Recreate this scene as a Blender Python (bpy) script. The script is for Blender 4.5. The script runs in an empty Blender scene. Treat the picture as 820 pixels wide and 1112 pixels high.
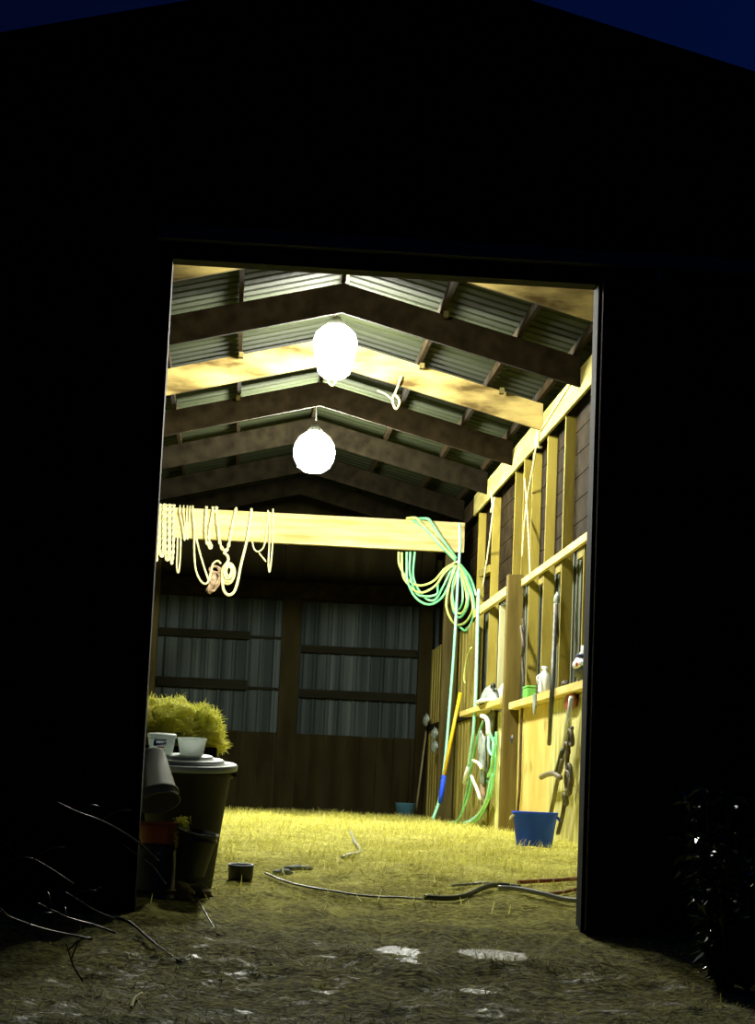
import bpy, math, random
from mathutils import Vector, Matrix, noise
random.seed(7)
C = bpy.context.scene.collection
PI = math.pi

# ------------------------------------------------------------------ camera geometry (measured)
F = 2187.0; PX, PY = 410.0, 556.0; H = 0.8
Yc = Vector((250-PX, -(858-PY), -F)).normalized()
Zc = Vector((1084-PX, PY+14930, -F)); Zc = (Zc - Yc*Zc.dot(Yc)).normalized()
Xc = Yc.cross(Zc)
R = Matrix((Xc, Yc, Zc))
def ray(x, y): return R @ Vector(((x-PX)/F, -(y-PY)/F, -1.0))
def atY(x, y, Y): r = ray(x, y); return r*(Y/r.y) + Vector((0, 0, H))
def atX(x, y, X): r = ray(x, y); return r*(X/r.x) + Vector((0, 0, H))
PROF = [(-60, -.10), (9.8, -.095), (12.1, .05), (13.4, .19), (15, .3), (18.8, .445), (60, .52)]
def prof(Y):
    for (a, za), (b, zb) in zip(PROF, PROF[1:]):
        if Y <= b: return za + (zb-za)*max(0, (Y-a))/(b-a)
    return PROF[-1][1]
PUDS = []
def gz(x, y):
    n = noise.noise(Vector((x*.9, y*.5, 0)))*.05 + noise.noise(Vector((x*3, y*2.2, 4)))*.03 + noise.noise(Vector((x*9, y*7, 9)))*.016
    if y > 17 : n *= .8
    if y > 13: n += noise.noise(Vector((x*2.1, y*1.3, 14)))*.03*min(1, (y-13)/1.5)
    if y < 12: n += noise.noise(Vector((x*16, y*13, 3)))*.014
    z = prof(y) + n
    for cx, cy, rx, ry in PUDS:
        d = math.sqrt(((x-cx)/rx)**2 + ((y-cy)/ry)**2)
        if d < 1.7:      # shallow hollow with a flat, lumpy bottom
            k = 1 if d < 1.2 else (1.7-d)/.5
            z = z*(1-k) + (prof(cy) - .016 + .030*min(1, max(0, (d-.45)/.6)) + n*.7)*k
    return z
def gp(px, py, dz=0.0):
    Y = 6.0
    while Y < 36:
        p = atY(px, py, Y)
        if p.z < prof(Y): break
        Y += .02
    return Vector((p.x, p.y, gz(p.x, p.y) + dz))

# ------------------------------------------------------------------ materials
MATS = {}
def lin(c): return tuple(c) + (1.0,)
def mat(name, c1, c2=None, scale=(4, 4, 4), rough=.8, bump=.0, metal=0, detail=5, lo=.35, hi=.65, spec=.5, rrough=None):
    if name in MATS: return MATS[name]
    m = bpy.data.materials.new(name); m.use_nodes = True; MATS[name] = m
    nt = m.node_tree; b = nt.nodes['Principled BSDF']
    b.inputs['Roughness'].default_value = rough; b.inputs['Metallic'].default_value = metal
    b.inputs['Specular IOR Level'].default_value = spec
    tc = nt.nodes.new('ShaderNodeTexCoord'); mp = nt.nodes.new('ShaderNodeMapping'); mp.inputs['Scale'].default_value = scale
    nt.links.new(tc.outputs['Object'], mp.inputs['Vector'])
    no = nt.nodes.new('ShaderNodeTexNoise'); no.inputs['Detail'].default_value = detail; no.inputs['Scale'].default_value = 1
    nt.links.new(mp.outputs[0], no.inputs['Vector'])
    cr = nt.nodes.new('ShaderNodeValToRGB'); cr.color_ramp.elements[0].position = lo; cr.color_ramp.elements[1].position = hi
    cr.color_ramp.elements[0].color = lin(c1); cr.color_ramp.elements[1].color = lin(c2 or c1)
    nt.links.new(no.outputs['Fac'], cr.inputs[0]); nt.links.new(cr.outputs[0], b.inputs['Base Color'])
    if bump:
        bu = nt.nodes.new('ShaderNodeBump'); bu.inputs['Strength'].default_value = bump; bu.inputs['Distance'].default_value = .02
        nt.links.new(no.outputs['Fac'], bu.inputs['Height']); nt.links.new(bu.outputs[0], b.inputs['Normal'])
    return m
def thin(m, k):
    """let part of the light through: thin stalks and thin plastic"""
    nt = m.node_tree; b = nt.nodes['Principled BSDF']; o = nt.nodes['Material Output']
    t = nt.nodes.new('ShaderNodeBsdfTranslucent'); mx = nt.nodes.new('ShaderNodeMixShader'); mx.inputs[0].default_value = k
    src = b.inputs['Base Color'].links[0].from_socket; nt.links.new(src, t.inputs[0])
    nt.links.new(b.outputs[0], mx.inputs[1]); nt.links.new(t.outputs[0], mx.inputs[2]); nt.links.new(mx.outputs[0], o.inputs[0]); return m
def straw_mat(name, cols, rough=.7):
    m = bpy.data.materials.new(name); m.use_nodes = True; nt = m.node_tree; b = nt.nodes['Principled BSDF']
    b.inputs['Roughness'].default_value = rough
    g = nt.nodes.new('ShaderNodeNewGeometry'); cr = nt.nodes.new('ShaderNodeValToRGB')
    e = cr.color_ramp.elements; e[0].color = lin(cols[0]); e[-1].color = lin(cols[-1]); e[0].position = 0; e[-1].position = 1
    for i, c in enumerate(cols[1:-1]): n = e.new((i+1)/(len(cols)-1)); n.color = lin(c)
    nt.links.new(g.outputs['Random Per Island'], cr.inputs[0]); nt.links.new(cr.outputs[0], b.inputs['Base Color'])
    b.inputs['Specular IOR Level'].default_value = .05
    return thin(m, .45)

wood_new = mat('new_lumber', (.55, .42, .10), (.72, .60, .22), (1.5, 1.5, 9), .7, .15, spec=.15)
wood_beam = mat('pale_beam', (.42, .32, .10), (.64, .55, .26), (1.2, 6, 12), .7, .1, spec=.15)
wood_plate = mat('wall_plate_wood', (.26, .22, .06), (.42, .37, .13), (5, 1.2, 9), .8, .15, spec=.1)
wood_stud = mat('stud_lumber', (.19, .14, .018), (.31, .25, .045), (9, 9, 1.2), .75, .15, spec=.15)
wood_pale = mat('pale_board', (.55, .52, .26), (.68, .66, .38), (12, 12, 1), .75, .1, spec=.15)
wood_ochre = mat('ochre_plywood', (.55, .40, .08), (.70, .56, .18), (5, 3, 1.2), .7, .1, spec=.15)
wood_olive = mat('streaked_plywood', (.40, .36, .10), (.70, .66, .26), (9, 9, 1.6), .7, .15, spec=.15)
wood_plank = mat('weathered_plank', (.13, .10, .018), (.32, .27, .06), (10, 10, .9), .85, .2, spec=.15)
wood_post = mat('brown_post', (.09, .066, .014), (.18, .135, .032), (9, 9, 1.0), .8, .2, spec=.15)
wood_oldpost = mat('old_post', (.035, .028, .009), (.075, .06, .02), (9, 9, 1), .9, .2, spec=.05)
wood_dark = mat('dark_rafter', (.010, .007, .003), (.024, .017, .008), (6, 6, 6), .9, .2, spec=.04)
wood_old_shaded = mat('old_shaded_rafter', (.004, .003, .0015), (.010, .008, .004), (6, 6, 6), .9, .2, spec=.03)  # dark wood, with the shade beyond the farther lamp put into its tone
wood_raft_lit = mat('lit_rafter', (.05, .033, .010), (.34, .26, .085), (1.5, 3, 5), .85, .2, spec=.04)  # paler rafter copy, lamp light put into the wood colour
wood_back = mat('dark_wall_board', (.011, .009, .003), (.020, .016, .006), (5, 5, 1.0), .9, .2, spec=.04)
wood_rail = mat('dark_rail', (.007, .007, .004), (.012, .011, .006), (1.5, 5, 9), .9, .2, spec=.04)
facade_m = mat('dark_siding', (.008, .008, .010), (.013, .013, .015), (3, 3, 3), .8, 0, spec=.1)
roof_m = mat('roof_sheet', (.011, .013, .0055), (.021, .026, .012), (.7, 9, .7), .9, .05, 0, spec=.06)
back_m = mat('grey_siding', (.016, .022, .021), (.050, .062, .058), (7, 1, .12), .8, 0, 0, 3, .42, .68, spec=.1)
side_m = mat('side_siding', (.08, .085, .06), (.13, .14, .10), (1, 5, .3), .8, 0, 0, spec=.1)
black_pl = mat('black_plastic', (.022, .024, .018), (.035, .036, .028), (6, 6, 6), .45)
grey_pl = mat('grey_plastic', (.15, .16, .11), (.19, .20, .14), (4, 4, 4), .75)
can_pl = mat('can_plastic', (.022, .022, .012), (.034, .032, .02), (4, 4, 4), .7)
lid_pl = mat('lid_plastic', (.48, .53, .44), (.60, .65, .55), (5, 5, 5), .5)
blue_pl = mat('blue_plastic', (.012, .065, .85), (.025, .10, .95), (5, 5, 3), .6, spec=.2)
red_pl = mat('red_plastic', (.30, .05, .02), (.40, .09, .03), (5, 5, 5), .5)
white_pl = mat('white_plastic', (.78, .82, .80), (.85, .88, .86), (5, 5, 5), .4)
tub_pl = thin(mat('thin_white_plastic', (.80, .86, .82), (.86, .90, .87), (5, 5, 5), .4), .6)
ink_blue = mat('blue_ink', (.02, .05, .55))
ink_red = mat('red_ink', (.6, .05, .03))
rope_m = mat('pale_rope', (.62, .56, .24), (.82, .78, .46), (20, 20, 20), .85, .2)
twine_m = mat('twine', (.50, .42, .12), (.66, .58, .2), (20, 20, 20), .9)
leather = mat('dark_leather', (.03, .022, .008), (.09, .065, .03), (9, 9, 9), .6)
tack_m = mat('brown_tack', (.16, .10, .05), (.5, .36, .22), (14, 14, 14), .7, .2)
hose_g = mat('green_hose', (.12, .62, .26), (.34, .78, .40), (5, 5, 3), .35)
hose_m = mat('mint_hose', (.30, .80, .58), (.45, .88, .70), (5, 5, 3), .3)
hose_y = mat('yellow_hose', (.58, .66, .14), (.66, .80, .28), (5, 5, 3), .4)
hose_w = mat('pale_hose', (.42, .44, .42), (.55, .57, .55), (5, 5, 3), .3)
hose_d = mat('dark_hose', (.06, .08, .05), (.12, .14, .09), (5, 5, 3), .35)
yel_m = mat('yellow_handle', (.85, .50, .01), (.9, .6, .02), (5, 5, 5), .4)
metal_g = mat('grey_metal', (.42, .44, .42), (.55, .57, .55), (6, 6, 2), .35, 0, .6)
steel_d = mat('dark_steel', (.05, .055, .045), (.09, .09, .07), (6, 6, 6), .45, 0, .5)
teal_m = mat('teal_cloth', (.02, .08, .12), (.03, .11, .16), (6, 6, 6), .7)
green_pl = mat('green_plastic', (.12, .45, .06), (.2, .5, .1), (6, 6, 6), .5)
cloth_g = mat('grey_canvas', (.16, .20, .17), (.36, .40, .34), (7, 7, 7), .8)
cloth_w = mat('white_canvas', (.75, .74, .62), (.85, .84, .72), (7, 7, 7), .8)
tool_w = mat('tool_shaft', (.12, .095, .04), (.20, .17, .08), (8, 8, 3), .6)
rock_m = mat('muddy_stone', (.10, .08, .03), (.24, .20, .10), (9, 9, 9), .9, .3)
bark_m = mat('wet_bark', (.008, .008, .008), (.02, .02, .018), (9, 9, 9), .28, .0, 0)
leaf_m = mat('wet_leaf', (.010, .03, .012), (.03, .06, .025), (9, 9, 9), .18)
straw_m = straw_mat('straw_blades', [(.44, .40, .06), (.80, .76, .20), (.64, .64, .14), (.90, .87, .38), (.52, .48, .09), (.76, .73, .20)])
grass_m = straw_mat('ground_litter', [(.08, .08, .02), (.32, .31, .08), (.18, .19, .05), (.52, .50, .18), (.14, .13, .04)], .6)
hay_m = straw_mat('hay_blades', [(.44, .46, .05), (.80, .78, .13), (.62, .66, .08), (.88, .86, .26), (.66, .56, .08)])

def emis(name, col, s):
    m = bpy.data.materials.new(name); m.use_nodes = True; nt = m.node_tree; nt.nodes.clear()
    e = nt.nodes.new('ShaderNodeEmission'); o = nt.nodes.new('ShaderNodeOutputMaterial')
    e.inputs[0].default_value = lin(col); e.inputs[1].default_value = s; nt.links.new(e.outputs[0], o.inputs[0]); return m

def ground_mat():
    m = bpy.data.materials.new('straw_and_mud'); m.use_nodes = True; nt = m.node_tree; b = nt.nodes['Principled BSDF']
    N = nt.nodes.new; L = nt.links.new
    tc = N('ShaderNodeTexCoord'); sp = N('ShaderNodeSeparateXYZ'); L(tc.outputs['Object'], sp.inputs[0])
    n1 = N('ShaderNodeTexNoise'); n1.inputs['Scale'].default_value = 1.3; n1.inputs['Detail'].default_value = 6; L(tc.outputs['Object'], n1.inputs['Vector'])
    n2 = N('ShaderNodeTexNoise'); n2.inputs['Scale'].default_value = 26; n2.inputs['Detail'].default_value = 6; L(tc.outputs['Object'], n2.inputs['Vector'])
    n3 = N('ShaderNodeTexNoise'); n3.inputs['Scale'].default_value = 5; n3.inputs['Detail'].default_value = 5; L(tc.outputs['Object'], n3.inputs['Vector'])
    # how much straw covers the earth: thick inside, thinning to the doorway
    mr = N('ShaderNodeMapRange'); mr.inputs[1].default_value = 11.6; mr.inputs[2].default_value = 15.2; L(sp.outputs['Y'], mr.inputs[0])
    ad = N('ShaderNodeMath'); ad.operation = 'MULTIPLY_ADD'; L(n3.outputs['Fac'], ad.inputs[0]); ad.inputs[1].default_value = 1.2; L(mr.outputs[0], ad.inputs[2])
    s2 = N('ShaderNodeMath'); s2.operation = 'SUBTRACT'; s2.use_clamp = True; L(ad.outputs[0], s2.inputs[0]); s2.inputs[1].default_value = .6
    a2 = N('ShaderNodeMath'); a2.operation = 'MULTIPLY_ADD'; L(n1.outputs['Fac'], a2.inputs[0]); a2.inputs[1].default_value = .9; L(n2.outputs['Fac'], a2.inputs[2]); a3 = N('ShaderNodeMath'); a3.operation = 'SUBTRACT'; L(a2.outputs[0], a3.inputs[0]); a3.inputs[1].default_value = .45
    st = N('ShaderNodeValToRGB'); e = st.color_ramp.elements
    e[0].position = .33; e[0].color = (.36, .32, .045, 1); e[1].position = .66; e[1].color = (.80, .76, .20, 1); L(a3.outputs[0], st.inputs[0])
    mu = N('ShaderNodeValToRGB'); e = mu.color_ramp.elements
    e[0].position = .36; e[0].color = (.045, .042, .014, 1); e[1].position = .68; e[1].color = (.30, .28, .085, 1); L(n2.outputs['Fac'], mu.inputs[0])
    mx = N('ShaderNodeMix'); mx.data_type = 'RGBA'; L(s2.outputs[0], mx.inputs[0]); L(mu.outputs[0], mx.inputs[6]); L(st.outputs[0], mx.inputs[7])
    L(mx.outputs[2], b.inputs['Base Color'])
    # wet mud outside: glossier
    out = N('ShaderNodeMapRange'); out.inputs[1].default_value = 12.0; out.inputs[2].default_value = 10.9; L(sp.outputs['Y'], out.inputs[0])
    n4 = N('ShaderNodeTexNoise'); n4.inputs['Scale'].default_value = 4.5; n4.inputs['Detail'].default_value = 7; n4.inputs['Roughness'].default_value = .7; L(tc.outputs['Object'], n4.inputs['Vector'])
    wm = N('ShaderNodeMapRange'); wm.inputs[1].default_value = .55; wm.inputs[2].default_value = .68; L(n4.outputs['Fac'], wm.inputs[0])
    wet = N('ShaderNodeMath'); wet.operation = 'MULTIPLY'; L(out.outputs[0], wet.inputs[0]); L(wm.outputs[0], wet.inputs[1])
    w = N('ShaderNodeMapRange'); w.inputs[3].default_value = .92; w.inputs[4].default_value = .42; L(wet.outputs[0], w.inputs[0]); L(w.outputs[0], b.inputs['Roughness'])
    sl = N('ShaderNodeMapRange'); sl.inputs[3].default_value = .03; sl.inputs[4].default_value = .20; L(wet.outputs[0], sl.inputs[0]); L(sl.outputs[0], b.inputs['Specular IOR Level'])
    bu = N('ShaderNodeBump'); bu.inputs['Strength'].default_value = .8; bu.inputs['Distance'].default_value = .04; L(n2.outputs['Fac'], bu.inputs['Height']); L(bu.outputs[0], b.inputs['Normal'])
    return m
ground_m = ground_mat()
def puddle_mat():
    m = bpy.data.materials.new('puddle_water'); m.use_nodes = True; nt = m.node_tree; b = nt.nodes['Principled BSDF']
    b.inputs['Base Color'].default_value = (.035, .04, .03, 1); b.inputs['Roughness'].default_value = .30; b.inputs['Specular IOR Level'].default_value = .10
    tc = nt.nodes.new('ShaderNodeTexCoord'); n = nt.nodes.new('ShaderNodeTexNoise'); n.inputs['Scale'].default_value = 22; n.inputs['Detail'].default_value = 5
    bu = nt.nodes.new('ShaderNodeBump'); bu.inputs['Strength'].default_value = .9; bu.inputs['Distance'].default_value = .03
    nt.links.new(tc.outputs['Object'], n.inputs['Vector']); nt.links.new(n.outputs['Fac'], bu.inputs['Height']); nt.links.new(bu.outputs[0], b.inputs['Normal'])
    return m
puddle_m = puddle_mat()

# ------------------------------------------------------------------ mesh helpers (world coordinates, one MB = one mesh object)
class MB:
    def __init__(s): s.v = []; s.f = []; s.smooth = False
    def add(s, vs, fs):
        o = len(s.v); s.v += [Vector(p) for p in vs]; s.f += [tuple(i+o for i in f) for f in fs]; return s
    def box(s, a, b, rot=None, piv=None, bev=0.0):
        x0, y0, z0 = a; x1, y1, z1 = b
        vs = [Vector(p) for p in ((x0,y0,z0),(x1,y0,z0),(x1,y1,z0),(x0,y1,z0),(x0,y0,z1),(x1,y0,z1),(x1,y1,z1),(x0,y1,z1))]
        if rot is not None:
            piv = Vector(piv) if piv is not None else (Vector(a)+Vector(b))/2
            vs = [rot @ (p-piv) + piv for p in vs]
        return s.add(vs, [(0,3,2,1),(4,5,6,7),(0,1,5,4),(1,2,6,5),(2,3,7,6),(3,0,4,7)])
    def beam(s, p, q, w, h, up=(0, 0, 1)):
        p, q = Vector(p), Vector(q); d = (q-p).normalized(); u = Vector(up); sd = d.cross(u).normalized(); u = sd.cross(d)
        vs = [c + sd*(i*w/2) + u*(j*h/2) for c in (p, q) for i, j in ((-1,-1),(1,-1),(1,1),(-1,1))]
        return s.add(vs, [(0,1,2,3),(7,6,5,4),(0,4,5,1),(1,5,6,2),(2,6,7,3),(3,7,4,0)])
    def tube(s, pts, r, n=8, closed=False, cap=True):
        pts = [Vector(p) for p in pts]; m = len(pts); s.smooth = True
        rs = [r[min(len(r)-1, round(i*(len(r)-1)/max(1, m-1)))] for i in range(m)] if isinstance(r, (list, tuple)) else [r]*m
        t0 = (pts[1]-pts[0]).normalized(); u = t0.orthogonal().normalized(); vs = []
        for i, p in enumerate(pts):
            a = pts[(i-1) % m] if (closed or i > 0) else p; b = pts[(i+1) % m] if (closed or i < m-1) else p
            t = (b-a).normalized() if (b-a).length > 1e-9 else t0
            u = (u - t*u.dot(t)); u = u.normalized() if u.length > 1e-6 else t.orthogonal().normalized(); w = t.cross(u)
            vs += [p + (u*math.cos(2*PI*k/n) + w*math.sin(2*PI*k/n))*rs[i] for k in range(n)]
        fs = []
        for i in range(m if closed else m-1):
            j = (i+1) % m
            fs += [(i*n+k, i*n+(k+1)%n, j*n+(k+1)%n, j*n+k) for k in range(n)]
        if cap and not closed: fs += [tuple(reversed(range(n))), tuple((m-1)*n+k for k in range(n))]
        return s.add(vs, fs)
    def lathe(s, prof, loc, rot=None, n=40, cap0=False, cap1=False):
        s.smooth = True; loc = Vector(loc); rot = rot or Matrix.Identity(3); vs = []
        for r, z in prof: vs += [loc + rot @ Vector((r*math.cos(2*PI*k/n), r*math.sin(2*PI*k/n), z)) for k in range(n)]
        fs = [(i*n+k, i*n+(k+1)%n, (i+1)*n+(k+1)%n, (i+1)*n+k) for i in range(len(prof)-1) for k in range(n)]
        if cap0: fs.append(tuple(reversed(range(n))))
        if cap1: fs.append(tuple((len(prof)-1)*n+k for k in range(n)))
        return s.add(vs, fs)
    def blob(s, c, rad, amp=.2, fr=2.0, nu=20, nv=12, seed=0):
        s.smooth = True; c = Vector(c); vs = []
        for j in range(nv+1):
            th = PI*j/nv
            for i in range(nu):
                ph = 2*PI*i/nu; d = Vector((math.sin(th)*math.cos(ph), math.sin(th)*math.sin(ph), math.cos(th)))
                k = 1 + amp*noise.noise(d*fr + Vector((seed, 0, 0)))
                vs.append(c + Vector((d.x*rad[0], d.y*rad[1], d.z*rad[2]))*k)
        fs = [(j*nu+i, (j+1)*nu+i, (j+1)*nu+(i+1)%nu, j*nu+(i+1)%nu) for j in range(nv) for i in range(nu)]
        return s.add(vs, fs)
    def blade(s, p, yaw, l, w, rise, bend):
        d = Vector((math.cos(yaw), math.sin(yaw), 0)); sd = Vector((-d.y, d.x, 0))*w/2; p = Vector(p)
        m = p + d*l*.5 + Vector((0, 0, rise)); e = p + d*l + Vector((0, 0, rise+bend))
        return s.add([p-sd, p+sd, m+sd, m-sd, e+sd*.3, e-sd*.3], [(0,1,2,3),(3,2,4,5)])
    def build(s, name, m, parent=None, bevel=0.0, label=None, cat=None, group=None, kind=None, smooth=None):
        me = bpy.data.meshes.new(name); org = Vector(parent['org']) if parent is not None else Vector((0, 0, 0))
        if parent is None and s.v and kind != 'structure' :
            lo = Vector((min(v.x for v in s.v), min(v.y for v in s.v), min(v.z for v in s.v)))
            hi = Vector((max(v.x for v in s.v), max(v.y for v in s.v), 0)); org = Vector(((lo.x+hi.x)/2, (lo.y+hi.y)/2, lo.z))
        me.from_pydata([tuple(v-org) for v in s.v], [], s.f); me.materials.append(m)
        sm = s.smooth if smooth is None else smooth
        if sm: me.polygons.foreach_set('use_smooth', [True]*len(me.polygons))
        o = bpy.data.objects.new(name, me); C.objects.link(o)
        if parent is not None: o.parent = parent
        else: o.location = org
        o['org'] = tuple(org)
        if bevel:
            b = o.modifiers.new('bevel', 'BEVEL'); b.width = bevel; b.segments = 2; b.limit_method = 'ANGLE'
        return tag(o, label, cat, group, kind)
def tag(o, label=None, cat=None, group=None, kind=None):
    if label: o['label'] = label
    if cat: o['category'] = cat
    if group: o['group'] = group
    if kind: o['kind'] = kind
    return o
def thing(name, loc, label, cat, group=None):
    o = bpy.data.objects.new(name, None); C.objects.link(o); o.location = loc; o['org'] = tuple(loc); o.empty_display_size = .1
    return tag(o, label, cat, group)
def smooth_path(pts, n=8):
    pts = [Vector(p) for p in pts]; out = []
    P = [pts[0]*2-pts[1]] + pts + [pts[-1]*2-pts[-2]]
    for i in range(1, len(P)-2):
        a, b, c, d = P[i-1], P[i], P[i+1], P[i+2]
        for k in range(n):
            t = k/n
            out.append(.5*((2*b) + (c-a)*t + (2*a-5*b+4*c-d)*t*t + (3*b-a-3*c+d)*t**3))
    out.append(pts[-1]); return out
def twisted(mb, pts, r, pitch=.09, n=5):
    """two laid strands along a path"""
    pts = [Vector(p) for p in pts]; L = 0; A = []; B = []; u = (pts[1]-pts[0]).orthogonal().normalized()
    dense = []
    for a, b in zip(pts, pts[1:]):
        k = max(1, int((b-a).length/(pitch/6)))
        dense += [a.lerp(b, i/k) for i in range(k)]
    dense.append(pts[-1])
    for i, p in enumerate(dense):
        q = dense[min(i+1, len(dense)-1)]; o = dense[max(i-1, 0)]; t = (q-o).normalized(); u = (u-t*u.dot(t)).normalized(); w = t.cross(u)
        if i: L += (p-dense[i-1]).length
        a = 2*PI*L/(pitch*2); d = (u*math.cos(a)+w*math.sin(a))*r*.75
        A.append(p+d); B.append(p-d)
    mb.tube(A, r*.72, n); mb.tube(B, r*.72, n)

# ------------------------------------------------------------------ world, sky
RX, RZ, SL = .855, 5.967, .2555           # ridge position, height and roof slope
XL, XR = -1.59, 3.3                       # inner faces of the framing
Y0, Y1 = 12.1, 34.2
def roofz(x): return RZ - SL*abs(x-RX)
w = bpy.data.worlds.new('night_sky'); bpy.context.scene.world = w; w.use_nodes = True
nt = w.node_tree; bg = nt.nodes['Background']
tc = nt.nodes.new('ShaderNodeTexCoord'); sp = nt.nodes.new('ShaderNodeSeparateXYZ'); cr = nt.nodes.new('ShaderNodeValToRGB')
nt.links.new(tc.outputs['Generated'], sp.inputs[0]); ma = nt.nodes.new('ShaderNodeMath'); ma.operation = 'MULTIPLY_ADD'
nt.links.new(sp.outputs['X'], ma.inputs[0]); ma.inputs[1].default_value = 2.2; ma.inputs[2].default_value = .35
nt.links.new(ma.outputs[0], cr.inputs[0]); nt.links.new(cr.outputs[0], bg.inputs[0])
cr.color_ramp.elements[0].color = (.0010, .0022, .016, 1); cr.color_ramp.elements[1].color = (.0004, .0048, .040, 1)
bg.inputs[1].default_value = .56

# ------------------------------------------------------------------ ground and floor
def grid(name, xs, ys, m, kind='structure', f=gz):
    mb = MB(); mb.smooth = True
    vs = [(x, y, f(x, y)) for y in ys for x in xs]; n = len(xs)
    fs = [(j*n+i, j*n+i+1, (j+1)*n+i+1, (j+1)*n+i) for j in range(len(ys)-1) for i in range(n-1)]
    mb.add(vs, fs); return mb.build(name, m, kind=kind)
def rng(a, b, st): n = max(1, round((b-a)/st)); return [a+(b-a)*i/n for i in range(n+1)]
PUD_LABELS = []
for (px, py, rx, ry, lb) in (
    (430, 1035, .20, .82, 'brightest pale puddle in the mud straight before the doorway'),
    (533, 1036, .27, .50, 'long thin wet patch right of the brightest puddle'),
    (370, 1056, .10, .22, 'tiny puddle just left and nearer than the brightest puddle'),
    (516, 1078, .11, .22, 'small wet patch below the long thin one, towards the right'),
    (442, 1094, .12, .20, 'dull wet patch nearest the bottom edge of the view'),
    (288, 1034, .10, .25, 'faint wet patch left of all the other puddles')):
    p = gp(px, py); PUDS.append((p.x, p.y, rx, ry)); PUD_LABELS.append(lb)
xin = rng(XL-.2, XR+.25, .05)
floor = grid('floor', xin, rng(Y0, Y1, .07), ground_m)
og = grid('floor', rng(-40, -4, 3)+rng(-3.6, XL-.25, .1)+xin+rng(XR+.3, 5.5, .1)+rng(6, 42, 3), rng(-30, 3, 3)+rng(3.5, 6, .3)+rng(6.1, Y0, .06), ground_m)
og.name = 'floor_outside'
for nm, xa, xb in (('floor_left_yard', -40, XL-.2), ('floor_right_yard', XR+.25, 42)):
    grid(nm, rng(xa, xb, 2.5), rng(Y0, 70, 2.5), ground_m, f=lambda x, y: .0)
# loose straw on the floor
def pick(yr, xr): return random.uniform(*xr), random.uniform(*yr)
mb = MB()
for i in range(95000):
    y = 12.3 + (33.7-12.3)*random.random()**1.15; x = random.uniform(XL+.1, XR-.12)
    if y < 15.2 and random.random() > ((y-12.3)/2.9)**1.3: continue
    if (x-.10)**2+(y-13.65)**2 < .05 or (x-2.70)**2+((y-17.85)*.6)**2 < .07: continue
    d = noise.noise(Vector((x*1.7, y*1.1, 2)))
    if d < -.12 and random.random() < .75: continue
    l = random.uniform(.03, .12); up = random.random() < .16
    mb.blade((x, y, gz(x, y)-.002), random.uniform(0, 2*PI), l, random.uniform(.003, .008), random.uniform(.0, .02)+(.02 if up else 0), random.uniform(-.01, .02)+(.035 if up else 0))
# raised tufts
for i in range(140):
    y = random.uniform(14.5, 33.5); x = random.uniform(XL+.3, XR-.35); z = gz(x, y)
    for k in range(40):
        a = random.uniform(0, 2*PI); rr = random.uniform(0, .14)
        mb.blade((x+rr*math.cos(a), y+rr*math.sin(a), z+.0), random.uniform(0, 2*PI), random.uniform(.05, .13), .006, random.uniform(.01, .05), random.uniform(-.01, .05))
mb.build('straw', straw_m, label='loose golden straw spread over the raised barn floor', cat='straw', kind='stuff')
mb = MB()
for i in range(15000):
    y = random.uniform(6.4, 12.0); x = random.uniform(-2.2, 4.2)
    if noise.noise(Vector((x*1.5, y*1.2, 7))) < -.05 and random.random() < .75: continue
    l = random.uniform(.03, .13)
    mb.blade((x, y, gz(x, y)), random.uniform(0, 2*PI), l, random.uniform(.003, .007), random.uniform(0, .015), random.uniform(-.005, .02)+(.03 if random.random() < .08 else 0))
mb.build('grass_litter', grass_m, label='sparse muddy grass and trodden straw bits outside the doorway', cat='grass', kind='stuff')

# puddles: flat water lying in hollows of the mud
for (x, y, rx, ry), lb in zip(PUDS, PUD_LABELS):
    mb = MB(); mb.smooth = True; N = 40; z = prof(y)
    mb.add([(x, y, z)]+[(x+rx*1.12*math.cos(2*PI*k/N), y+ry*1.12*math.sin(2*PI*k/N), z) for k in range(N)], [(0, 1+k, 1+(k+1) % N) for k in range(N)])
    mb.build('puddle', puddle_m, label=lb, cat='puddle', group='puddles in the mud before the doorway')

# ------------------------------------------------------------------ roof and shell
def ribbed(y0, y1, x0, x1, step=.2286):
    """roof sheet, ribs running down the slope"""
    mb = MB(); ys = []; y = y0
    while y < y1:
        ys += [(y, 0), (y+.03, .014), (y+.06, .014), (y+.09, 0), (y+.15, 0)]; y += step
    vs = []
    for x in (x0, x1):
        for yy, h in ys: vs += [(x, yy, roofz(x)+h), (x, yy, roofz(x)+h-.012)]
    n = len(ys)*2; fs = []
    for i in range(len(ys)-1):
        a = 2*i
        fs += [(a, a+2, n+a+2, n+a), (a+1, n+a+1, n+a+3, a+3)]
    fs += [(a, a+1, a+3, a+2) for a in range(0, n-2, 2)] + [(n+a, n+a+2, n+a+3, n+a+1) for a in range(0, n-2, 2)] + [(0, n, n+1, 1), (n-2, n-1, 2*n-1, 2*n-2)]
    return mb.add(vs, fs)
ribbed(Y0-.12, Y1+.3, RX, XL-.45).build('ceiling_left', roof_m, kind='structure')
ribbed(Y0-.12, Y1+.3, XR+.5, RX).build('ceiling_right', roof_m, kind='structure')
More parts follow.
